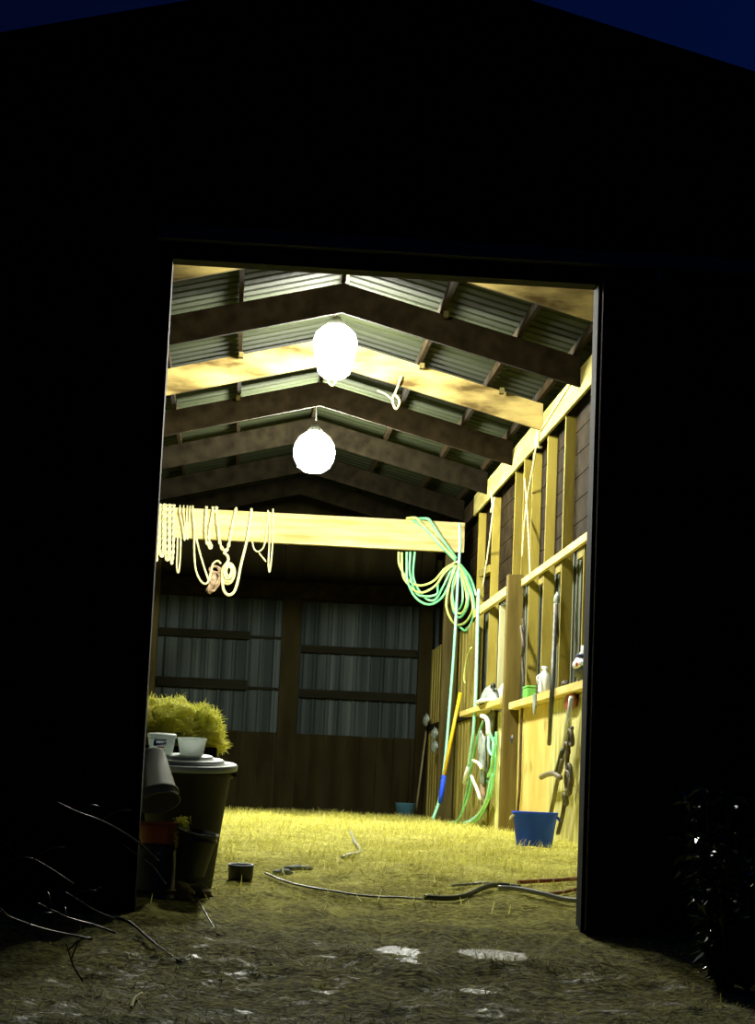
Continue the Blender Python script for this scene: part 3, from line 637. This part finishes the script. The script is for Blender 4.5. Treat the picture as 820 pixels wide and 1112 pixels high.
t = thing('white_jug', tuple(p), 'white plastic jug on the shelf beside the hanging crop', 'jug')
jb = MB().lathe([(.001, 0), (.075, 0), (.08, .02), (.08, .15), (.065, .20), (.03, .235), (.028, .26)], p, Matrix.Diagonal((.8, 1.2, 1)).to_3x3(), 24).build('body', white_pl, t)
MB().lathe([(.033, .255), (.033, .285), (.001, .287)], p, n=16).build('cap', white_pl, jb)
MB().tube(smooth_path([p+Vector((-.05, -.05, .20)), p+Vector((-.09, -.09, .16)), p+Vector((-.08, -.09, .09))]), .01, 6).build('handle', white_pl, jb)
p = atX(614, 748, XR-.07); p.z = 1.94
MB().blob(p+Vector((0, 0, .03)), (.04, .07, .035), .5, 3, seed=6).build('dark_lump', leather, label='small dark lump on the shelf left of the spray bag', cat='lump')
# bag of stuff: white, red and black bundle at the jamb
p = atX(634, 738, XR-.10); p.z = 1.94
t = thing('helmet', tuple(p), 'black and white helmet with red mark on the shelf by the jamb', 'helmet')
MB().blob(p+Vector((0, 0, .10)), (.09, .22, .10), .12, 1.5).build('shell', black_pl, t)
hp = MB().blob(p+Vector((-.02, -.02, .15)), (.085, .20, .075), .15, 1.5, seed=2).build('panel', white_pl, t, label='white upper panel')
MB().blob(p+Vector((-.09, -.12, .14)), (.012, .03, .02), .2, 2).build('badge', ink_red, hp, label='red mark')
MB().blob(p+Vector((-.02, -.06, .225)), (.07, .15, .018), .1, 2).build('band', mat('navy', (.02, .03, .14)), t)
p2 = atX(637, 716, XR-.08)
MB().lathe([(.001, 0), (.05, 0), (.052, .10), (.03, .14), (.028, .18), (.001, .185)], (p2.x+.02, p2.y+.25, 1.94+.16), n=18).build('spray_bottle', white_pl, label='white spray bottle standing by the helmet at the jamb', cat='bottle')
# grey clamp below shelf
p = atX(581, 762, XR-.145)
mb = MB().box(p+Vector((-.012, -.09, -.05)), p+Vector((.012, .10, .08))); mb.add([p+Vector(v) for v in ((-.012,-.09,-.05),(-.012,.10,-.05),(-.012,.0,-.14),(.012,-.09,-.05),(.012,.10,-.05),(.012,.0,-.14))], [(0,1,2),(5,4,3),(0,3,4,1),(1,4,5,2),(2,5,3,0)])
mb.build('pouch', cloth_g, bevel=.004, label='grey pointed pouch hanging below the shelf left of the crop', cat='pouch')
# riding crop hung on the studs, tip down
t = thing('riding_crop', tuple(atX(596, 811, XR-.16)), 'long dark crop hanging tip down across the shelf rail', 'crop')
MB().tube(smooth_path([atX(604, 655, XR-.05), atX(602, 700, XR-.12), atX(600, 745, XR-.17), atX(598, 780, XR-.16), atX(596.5, 808, XR-.12)]), [.022]*8+[.026]*9+[.022]*8, 8).build('shaft', steel_d, t)
MB().blob(atX(605, 650, XR-.05), (.03, .08, .06), .3, 2).build('grip', cloth_g, t)
MB().tube(smooth_path([atX(605, 655, XR-.06), atX(605, 670, XR-.06), atX(606, 690, XR-.06), atX(603, 702, XR-.06)]), .014, 6).build('wrist_strap', leather, t)
# straps dangling on the brown post
p0 = atY(566, 690, 23.22)
mb = MB().tube(smooth_path([atX(568, 672, XR-.06), atX(569, 690, XR-.05), atX(567.5, 715, XR-.05), atX(568.5, 745, XR-.05), atX(566, 790, XR-.05), atX(564.5, 850, XR-.05), atX(562, 885, XR-.05)]), .016, 6)
mb.tube(smooth_path([atX(566.5, 680, XR-.07), atX(568.5, 700, XR-.07), atX(567, 712, XR-.07)]), .022, 6)
mb.build('strap', leather, label='dark strap hanging down the right side of the brown post', cat='strap')
MB().blob(atX(556, 803, XR-.21), (.02, .10, .05), .2, 2).build('door_latch', steel_d, label='small dark latch on the brown post', cat='latch')

# ropes looped over the upper wall plate
for i, (q, lb) in enumerate((([(583, 452), (583, 475), (580, 500), (573, 540), (569, 575), (567, 605)], 'thin cord slanting down from the pale wall plate'),
             ([(537, 540), (535, 560), (530, 600), (524, 640)], 'thin cord hanging near the far end of the wall plate'),
             ([(570, 520), (573, 560), (575, 600), (576, 625)], 'thin cord hanging straight beside the slanting one'))):
    cordlike('cord', [atX(x, y, XR-.05-.0*i) for x, y in q], .010, rope_m, lb, 'cord')
mb = MB(); a = atX(590, 455, XR); 
mb.tube(smooth_path([(XR+.02, a.y, 5.14), (XR-.04, a.y, 5.14), (XR-.05, a.y, 5.0), (XR-.05, a.y+.02, 4.80), (XR-.0, a.y+.05, 4.78)]), .016, 6)
mb.build('cord', rope_m, label='cord looped once around the wall plate', cat='cord')
for (x, y, x2, y2, lb) in ((541, 556, 529, 572, 'white tape around the far end of the plate'), ):
    cordlike('cord', [atX(533, 533, XR-.045), atX(535, 548, XR-.05), atX(533, 556, XR-.05)], .013, rope_m, lb, 'cord')

# long grey tool with straps, leaning at the lower right wall
XT = XR-.12
t = thing('long_tool', tuple(atX(597, 875, XT)), 'long grey tool with crossed arms leaning on the lower right wall', 'tool')
MB().tube([atX(621, 757, XT), atX(617, 790, XT), atX(612, 820, XT), atX(608, 840, XT)], [.026, .028, .026, .022], 10).build('blade', metal_g, t)
MB().tube([atX(611, 825, XT-.02), atX(605, 850, XT-.02), atX(598, 885, XT-.02)], .022, 8).build('shaft', tool_w, t)
MB().tube(smooth_path([atX(588, 844, XT-.03), atX(594, 841, XT-.03), atX(602, 840, XT-.03), atX(609, 845, XT-.03)]), [.028]*12+[.03]*6+[.02], 8).build('arm', tool_w, t)
MB().tube([atX(611, 815, XT-.03), atX(604, 838, XT-.03)], .022, 8).build('arm', steel_d, t)
t = thing('harness', tuple(atX(607, 908, XT)), 'dark strap harness hanging beside the long grey tool', 'harness')
MB().tube(smooth_path([atX(621, 790, XT), atX(619, 800, XT), atX(617, 815, XT), atX(616, 835, XT), atX(620, 850, XT), atX(614, 868, XT), atX(611, 885, XT), atX(606, 905, XT)]), .022, 7).build('strap', leather, t)
for x, y, a, b in ((620, 801, .09, .07), (616, 813, .07, .05), (617, 850, .13, .11), (614, 868, .07, .05), (619, 842, .08, .10)):
    c = atX(x, y, XT); MB().tube([c+Vector((-.01*math.sin(q), a*math.cos(q), b*math.sin(q))) for q in [2*PI*k/18 for k in range(18)]], .02, 6, closed=True).build('buckle_ring', leather, t)
c = atX(621, 762, XR-.055); t = thing('wall_disc', tuple(c), 'small red disc hung behind the top of the grey tool', 'disc')
MB().lathe([(.001, 0), (.20, 0), (.21, .01), (.21, .025), (.19, .03), (.001, .03)], c, Matrix.Rotation(-PI/2, 3, 'Y') @ Matrix.Diagonal((.42, 1.5, 1)).to_3x3(), 28).build('disc', red_pl, t)

# yellow handled tool leaning by the hoses
t = thing('yellow_handled_shovel', tuple(atY(477, 868, 28.6)), 'yellow-handled tool leaning behind the hanging hose', 'tool')
MB().tube([atX(500, 752, 3.16), atX(482, 843, 2.98)], .026, 8).build('handle', yel_m, t)
MB().tube([atX(482.2, 842, 2.98), atX(479.5, 862, 2.96), atX(478, 872, 2.95)], [.032, .034, .03], 8).build('blue_grip', blue_pl, t)
# dim clutter in the far right corner
MB().tube([atY(465, 778, 33.85), atY(452, 880, 33.4)], .018, 7).build('pole', tool_w, label='thin dim pole leaning in the far right corner', cat='pole')
for (x, y, lb) in ((463, 782, 'pale grey knob on the wall in the far right corner, upper'), (472, 797, 'pale grey glove hung in the far corner, middle'), (472, 811, 'pale grey glove hung in the far corner, lower')):
    MB().blob(atX(x, y, XR-.12), (.05, .22, .10), .3, 2).build('glove', cloth_g, label=lb, cat='glove')
g = atY(440, 884, 33.2); zf = gz(g.x, g.y)
MB().lathe([(.001, 0), (.13, 0), (.17, .25), (.175, .26), (.165, .26), (.125, .02), (.001, .02)], (g.x, g.y, zf), n=28).build('bucket', teal_m, label='dim teal bucket by the far right corner', cat='bucket')

# ------------------------------------------------------------------ blue bucket
b = gp(580, 920); b.z = gz(b.x, b.y)-.01
t = thing('bucket', tuple(b), 'blue plastic bucket standing on straw by the right wall', 'bucket')
k = b.y/2187; rt, rb, hh = 24.5*k, 18.5*k, 40*k
bb = MB().lathe([(.001, .0), (rb, 0), (rb+.004, .01), (rt-.006, hh-.03), (rt-.004, hh-.028), (rt+.004, hh-.02), (rt+.006, hh), (rt-.006, hh), (rt-.012, hh-.02), (rb-.008, .015), (.001, .014)], b, n=48).build('body', blue_pl, t)
for s in (-1, 1):
    c = b+Vector((s*(rt-.01), 0, hh-.035))
    MB().tube(smooth_path([c+Vector((0, -.05, .0)), c+Vector((s*.02, -.04, -.02)), c+Vector((s*.03, 0, -.04)), c+Vector((s*.02, .04, -.02)), c+Vector((0, .05, 0))]), .008, 6).build('rope_handle', rope_m if s < 0 else blue_pl, bb)

# black rubber dish
b = gp(261, 955); b.z = gz(b.x, b.y)-.005; k = b.y/2187
t_ = 13.5*k
MB().lathe([(.001, 0), (t_*.93, 0), (t_*.97, .01), (t_, .085), (t_+.004, .10), (t_-.008, .10), (t_-.015, .09), (t_*.88, .02), (.001, .018)], b, Matrix.Rotation(math.radians(4), 3, 'X'), 40).build('feed_dish', black_pl, label='small round black rubber feed dish on the straw near the doorway', cat='dish')

# ------------------------------------------------------------------ trash can
yc = 13.4; top = atY(203, 829, yc); zb = gz(top.x, yc)-.01; s = yc/2187
base = Vector((top.x, yc, zb)); hc = top.z-zb
t = thing('trash_can', tuple(base), 'large dark round trash can with pale grey lid left of the doorway', 'trash can')
rT, rB = 48*s, 33*s
cb = MB().lathe([(.001, 0), (rB, 0), (rB+.005, .015), (rB+(rT-rB)*.5, hc*.5), (rT-.004, hc-.09), (rT+.012, hc-.085), (rT+.014, hc-.055), (rT, hc-.05), (rT, hc-.01), (rT-.01, hc-.01), (rB-.01, .02), (.001, .02)], base, n=56).build('body', can_pl, t)
tilt = Matrix.Rotation(math.radians(5.5), 3, 'X')
lc = base+Vector((0, 0, hc-.005)); rL = 54.5*s
MB().lathe([(rL-.02, -.03), (rL-.003, -.03), (rL, -.02), (rL, .004), (rL-.01, .012), (rL-.085, .014), (rL-.09, .032), (rL-.10, .038), (rL-.16, .040), (rL-.165, .056), (rL-.175, .06), (.001, .064)], lc, tilt, 64).build('lid', lid_pl, t)
for sx in (1, -1):
    c = base+Vector((sx*(rT+.01), 0, hc-.06))
    MB().box(c+Vector((-.025, -.07, -.015)), c+Vector((.03, .07, .012))).build('handle', can_pl, cb, bevel=.008)
# tubs on the lid
def lidpt(px, py, v):
    """point on the lid plane, v forward/back"""
    p = atY(px, py, yc+v); z = lc.z + .064*math.cos(math.radians(5.5)) + (v)*math.sin(math.radians(5.5)); p.z = z; return p
c = lidpt(208, 818, -.02)
t = thing('plastic_tub', tuple(c), 'plain white plastic tub on the trash can lid, right of two', 'tub', 'tubs on the trash can lid')
MB().lathe([(.001, 0), (12*s, 0), (12.6*s, .006), (15.2*s, .098), (15.9*s, .10), (15.9*s, .108), (14.9*s, .108), (12*s, .012), (.001, .012)], c, tilt, 44).build('body', tub_pl, t)
c = lidpt(175, 818, -.02)+Vector((0, 0, .004))
t = thing('plastic_tub', tuple(c), 'white plastic tub with blue print on the trash can lid, left of two', 'tub', 'tubs on the trash can lid')
tb = MB().lathe([(.001, 0), (11.8*s, 0), (12.4*s, .006), (14.6*s, .105), (.001, .107)], c, tilt, 44).build('body', tub_pl, t)
MB().lathe([(14.6*s, .098), (15.6*s, .10), (15.6*s, .122), (14.8*s, .125), (.001, .126)], c, tilt, 44).build('lid', tub_pl, t)
# blue script and red underline wrapped on the front
def wrap(u, z): 
    r_ = (12.4+(14.6-12.4)*z/.105)*s+.003; a = -PI/2 + u; return c + tilt @ Vector((r_*math.cos(a), r_*math.sin(a), z))
mb = MB()
pts = [(-.55,.052),(-.52,.082),(-.46,.084),(-.44,.072),(-.52,.066),(-.40,.054),(-.36,.068),(-.30,.058),(-.26,.070),(-.20,.056),(-.14,.070),(-.10,.058),(-.02,.072),(.02,.060),(.10,.070),(.14,.060),(.22,.074),(.26,.064),(.34,.078)]
mb.tube([wrap(u, z) for u, z in pts], .0065, 6); mb.tube([wrap(u, .090) for u in (-.5, -.3, -.1, .1, .35)], .005, 6); mb.build('printed_lettering', ink_blue, tb)
MB().tube([wrap(u, .044) for u in (-.30, -.1, .1, .25)], .004, 6).build('printed_underline', ink_red, tb)

# ------------------------------------------------------------------ hay in a dark feed box behind the can
fb0, fb1 = atY(120, 812, 15.3), atY(240, 812, 15.3); zt = fb1.z; g0 = prof(15.8)-.05
t = thing('feed_box', ((fb0.x+fb1.x)/2, 15.8, g0), 'dark wooden feed box behind the trash can, heaped with hay', 'feed box')
x0_, x1_ = max(fb0.x, XL+.05), fb1.x-.03
for a_, b_, nm in (((x0_, 15.3, g0), (x1_, 15.34, zt), 'front_board'), ((x0_, 16.3, g0), (x1_, 16.34, zt), 'back_board'), ((x0_, 15.345, g0), (x0_+.04, 16.295, zt), 'side_board'), ((x1_-.04, 15.345, g0), (x1_, 16.295, zt), 'side_board'), ((x0_+.045, 15.345, zt-.12), (x1_-.045, 16.295, zt-.09), 'inner_board')):
    MB().box(a_, b_).build(nm, wood_rail, t, bevel=.004)
mb = MB(); YY = 15.75
clumps = [((158, 792), (.26, .30, .22)), ((182, 788), (.24, .3, .20)), ((200, 796), (.18, .25, .16)), ((220, 790), (.13, .2, .15)), ((170, 805), (.3, .3, .2)), ((212, 804), (.22, .25, .12)), ((140, 795), (.2, .3, .2))]
for i, ((x, y), r_) in enumerate(clumps): mb.blob(atY(x, y, YY), r_, .35, 2.5, 28, 16, seed=i)
h = mb.build('hay_heap', hay_m, label='heap of green-gold hay piled in the feed box behind the tubs', cat='hay', kind='stuff')
mb = MB()
for i, ((x, y), r_) in enumerate(clumps):
    cc = atY(x, y, YY)
    for k in range(3000):
        d = Vector((random.gauss(0, 1), random.gauss(0, 1), random.gauss(0, 1))).normalized(); kk = 1+.35*noise.noise(d*2.5+Vector((i, 0, 0)))
        p = cc+Vector((d.x*r_[0], d.y*r_[1], d.z*r_[2]))*kk*.98
        q = (d*.5+Vector((random.gauss(0, 1), random.gauss(0, 1), random.gauss(0, .7)))).normalized()*random.uniform(.02, .07)
        sd = q.cross(Vector((0, 1, .3))).normalized()*random.uniform(.0012, .003)
        mb.add([p-sd, p+sd, p+q+sd*.3, p+q-sd*.3], [(0, 1, 2, 3)])
hb = mb.build('hay_stalks', hay_m); 
hb.parent = h; hb.location = Vector(hb['org'])-Vector(h['org'])
hb['kind'] = 'stuff'

# ------------------------------------------------------------------ buckets stacked by the left jamb
def bucket(name, c, axis, rt_, rb_, h_, m, label, cat='bucket', handle=True):
    """c = centre of the bottom, axis = direction from bottom to opening"""
    z = Vector(axis).normalized(); x = z.orthogonal().normalized(); y = z.cross(x); M = Matrix((x, y, z)).transposed()
    t = thing(name, tuple(c), label, cat)
    MB().lathe([(.001, 0), (rb_, 0), (rb_+.004, .008), (rb_+(rt_-rb_)*.82, h_*.82), (rt_+.006, h_*.825), (rt_+.006, h_*.86), (rt_-.004, h_*.865), (rt_, h_-.01), (rt_+.006, h_), (rt_-.008, h_), (rb_-.006, .012), (.001, .012)], c, M, 44).build('body', m, t)
    if handle:
        MB().tube([c + M @ Vector(((rt_+.012)*math.cos(a), -(.0)-.10*math.sin(a)-(rt_)*.9*math.sin(a), h_*.85+.04*math.sin(a))) for a in [PI*k/14 for k in range(15)]], .004, 6).build('handle', steel_d, t)
    return t
Yb = 12.85; sb = Yb/2187
c_top = atY(163, 820, Yb+.05); c_bot = atY(173, 872, Yb-.12)
bucket('upturned_bucket', c_top, c_bot-c_top, 22*sb, 15.5*sb, (c_bot-c_top).length, grey_pl, 'grey upturned bucket tilted on top of the stack by the left jamb', handle=False)
c = atY(168, 965, Yb); zr = atY(168, 893, Yb).z
c.z = gz(c.x, Yb)-.01
zm = atY(168, 917, Yb).z
bucket('black_tub', Vector((c.x, c.y, zm)), (0, 0, -1), 22*sb, 19*sb, zm-c.z, black_pl, 'upturned black tub under the reddish basin by the left jamb', 'tub', False)
bucket('red_basin', Vector((c.x, c.y, zm+.002)), (0, 0, 1), 22*sb, 17*sb, zr-zm, red_pl, 'reddish basin under the upturned grey bucket by the left jamb', 'basin', False)
c = atY(206, 953, Yb-.05); c.z += .0
bucket('black_bucket', c+Vector((0, 0, .02)), Vector((.16, -.10, 1)), 21*sb, 15*sb, .27, black_pl, 'black bucket leaning against the trash can', handle=False)
# support lumps + debris
for (x, y, r_, sd, lb, m) in ((214, 962, .06, 1, 'muddy stone at the foot of the black bucket', rock_m), (223, 965, .035, 2, 'small muddy stone right of the bigger one', rock_m), (190, 966, .09, 3, 'dark clod under the black bucket', rock_m)):
    q = gp(x, y+4); MB().blob(q+Vector((0, 0, r_*.4)), (r_*1.3, r_, r_*.8), .4, 2.2, seed=sd).build('stone', m, label=lb, cat='stone')
mb = MB()
for (x, y, n_) in ((197, 895, 220), (189, 914, 110)):
    cc = atY(x, y, Yb-.02)
    for k in range(n_):
        q = Vector((random.gauss(0, 1), random.gauss(0, 1), random.gauss(0, 1))).normalized()*.04; q.z -= .02; o_ = cc+Vector((random.gauss(0, .02), random.gauss(0, .015), random.gauss(0, .026))); sd = q.cross(Vector((0, 1, .2))).normalized()*.003
        mb.add([o_-sd, o_+sd, o_+q], [(0, 1, 2)])
mb.build('hay_wisp', hay_m, label='wisps of hay caught between the stacked buckets', cat='hay', kind='stuff')

# ------------------------------------------------------------------ floor hose, sticks, rake handle
S3 = 2.343
def fz(x, y, dz=.02): return gp(290+x/S3, 870+y/S3, dz)
cordlike('floor_hose', [fz(*q) for q in ((-5, 195), (40, 208), (90, 222), (160, 230), (250, 238), (340, 243), (400, 247))], .007, hose_d, 'thin dull hose lying flat across the straw near the doorway', 'hose', 7)
cordlike('floor_hose', [fz(*q, .03) for q in ((400, 246), (450, 246), (500, 240), (560, 229), (600, 226), (645, 229))], .018, hose_d, 'thick dark hose length lying on the straw at centre right', 'hose', 8)
cordlike('floor_hose', [fz(*q, .035) for q in ((588, 234), (640, 238), (700, 247), (760, 257), (830, 268))], .017, hose_w, 'pale white hose end running to the right door jamb', 'hose', 8)
cordlike('stick', [fz(*q, .02) for q in ((470, 217), (520, 216), (560, 218), (640, 224))], .010, hose_w, 'thin pale stick lying behind the dark hose', 'stick', 6)
cordlike('rake_handle', [fz(*q, .03) for q in ((640, 216), (700, 211), (760, 213), (830, 208))], .014, red_pl, 'thin red handle lying on the straw by the right jamb', 'handle', 7)
cordlike('stick', [fz(*q, .02) for q in ((700, 244), (760, 236), (830, 222))], .012, mat('rust', (.32, .10, .03), (.4, .16, .05)), 'rusty slanting stick crossing near the red handle', 'stick', 6)
cordlike('cord', [fz(*q, .02) for q in ((213, 82), (222, 105), (236, 122), (232, 138), (215, 152), (190, 160))], .013, hose_w, 'grey curl of cord lying in the middle of the straw', 'cord', 6)
MB().blob(fz(80, 180, .01), (.10, .06, .02), .3, 2).build('flat_scrap', cloth_g, label='flat grey scrap on the straw right of the feed dish', cat='scrap')
MB().blob(fz(40, 188, .01), (.07, .05, .03), .3, 2).build('crumpled_wrapper', cloth_g, label='crumpled pale wrapper on the straw beside the feed dish', cat='wrapper')
cordlike('twig', [gp(208, 968, .02), gp(214, 984, .05), gp(223, 1001, .04), gp(237, 1021, .012)], [.007]*7+[.006]*6+[.004]*6, bark_m, 'thin dark twig sticking out from the bucket pile onto the mud', 'twig', 5)
cordlike('twig', [gp(118, 1012, .08), gp(140, 1014, .05), gp(165, 1030, .03), gp(197, 1048, .01)], [.010]*7+[.008]*6+[.004]*6, bark_m, 'long thin twig lying across the mud below the left jamb', 'twig', 5)
cordlike('straw_stalk', [gp(154, 1076, .02), gp(146, 1090, .04), gp(142, 1104, .02)], .006, twine_m, 'pale bent stalk on the dark ground at the lower left', 'stalk', 5)

# ------------------------------------------------------------------ brush pile at left, wet branches
br = [([(60, 870), (85, 882), (105, 889), (127, 900), (150, 915), (172, 935)], 9.6, .006, 'wet bare branch arching highest in the brush at the left'),
      ([(-10, 985), (12, 996), (35, 1005), (60, 1012), (100, 1020)], 9.3, .006, 'wet bare branch lowest at the left edge'),
      ([(40, 980), (58, 989), (75, 997), (100, 1004), (125, 1013)], 9.8, .006, 'wet bare branch across the middle of the brush'),
      ([(70, 968), (88, 979), (104, 989), (125, 998)], 10.2, .005, 'short wet branch behind the middle one'),
      ([(130, 915), (150, 929), (165, 940), (180, 960)], 12.0, .005, 'small wet branch poking up by the left jamb'),
      ([(10, 935), (30, 931), (50, 940), (80, 960)], 9.9, .004, 'thin dim branch at the left of the brush'),
      ([(72, 1025), (76, 1038), (80, 1050), (90, 1066)], 8.9, .005, 'short pale twig end below the brush')]
for q, Y, r_, lb in br:
    P = [atY(x, y, Y+.05*i) for i, (x, y) in enumerate(q)]
    for p in P: p.z = max(p.z, gz(p.x, p.y)+.01)
    P = smooth_path(P, 6); t = thing('branch', tuple(P[-1]), lb, 'branch', 'wet branches of the brush pile')
    MB().tube(P, [r_*(.5+.5*i/len(P)) for i in range(len(P))], 6).build('stem', bark_m, t)
    for k in range(2):
        a = P[int(len(P)*(.2+.25*k))]; d = Vector((random.uniform(-.3, .3), random.uniform(-.2, .2), random.uniform(.05, .3)))*.5
        MB().tube(smooth_path([a, a+d*.5+Vector((0, 0, .02)), a+d], 3), [.004]*6+[.002], 5).build('side_twig', bark_m, t)
# bush at right
c = gp(790, 1045); c.x = 2.52; c.y = 10.1; c.z = gz(c.x, c.y)
t = thing('wet_bush', tuple(c), 'dark wet-leaved bush glinting beside the doorway at the right', 'bush')
mb = MB(); tips = []
for k in range(30):
    a = random.uniform(0, 2*PI); hgt = random.uniform(.15, 1.0); sp_ = random.uniform(.10, .34)
    P = smooth_path([c, c+Vector((sp_*.6*math.cos(a), sp_*.6*math.sin(a), hgt*.45)), c+Vector((sp_*math.cos(a), sp_*math.sin(a), hgt))], 6); mb.tube(P, [.010*(1-.7*i/len(P)) for i in range(len(P))], 5); tips.append(P)
mb.build('stems', bark_m, t)
mb = MB()
for P in tips:
    for i in range(2, len(P)):
        for _ in range(3):
            p = P[i]; d = Vector((random.gauss(0, 1), random.gauss(0, 1), random.gauss(.1, .5))).normalized(); l = random.uniform(.06, .13)
            sd = d.cross(Vector((0, 0, 1))).normalized()*l*.28; up = Vector((0, 0, .014))
            m_ = p+d*l*.5
            mb.add([p, m_-sd, p+d*l-up*2, m_+sd, m_-up], [(0, 4, 1), (4, 2, 1), (0, 3, 4), (4, 3, 2)])
mb.build('leaves', leaf_m, t)

# ------------------------------------------------------------------ camera
cam = bpy.data.cameras.new('camera'); co = bpy.data.objects.new('camera', cam); C.objects.link(co)
cam.sensor_fit = 'HORIZONTAL'; cam.sensor_width = 36; cam.lens = F/820*36; cam.clip_start = .1; cam.clip_end = 300
M4 = R.to_4x4(); M4.translation = Vector((0, 0, H)); co.matrix_world = M4
sc = bpy.context.scene; sc.camera = co
for o in bpy.data.objects:
    if 'org' in o: del o['org']
v = sc.view_settings; sc.display_settings.display_device = 'sRGB'; v.view_transform = 'Standard'; v.look = 'None'; v.exposure = .55; v.gamma = 1; v.use_curve_mapping = False
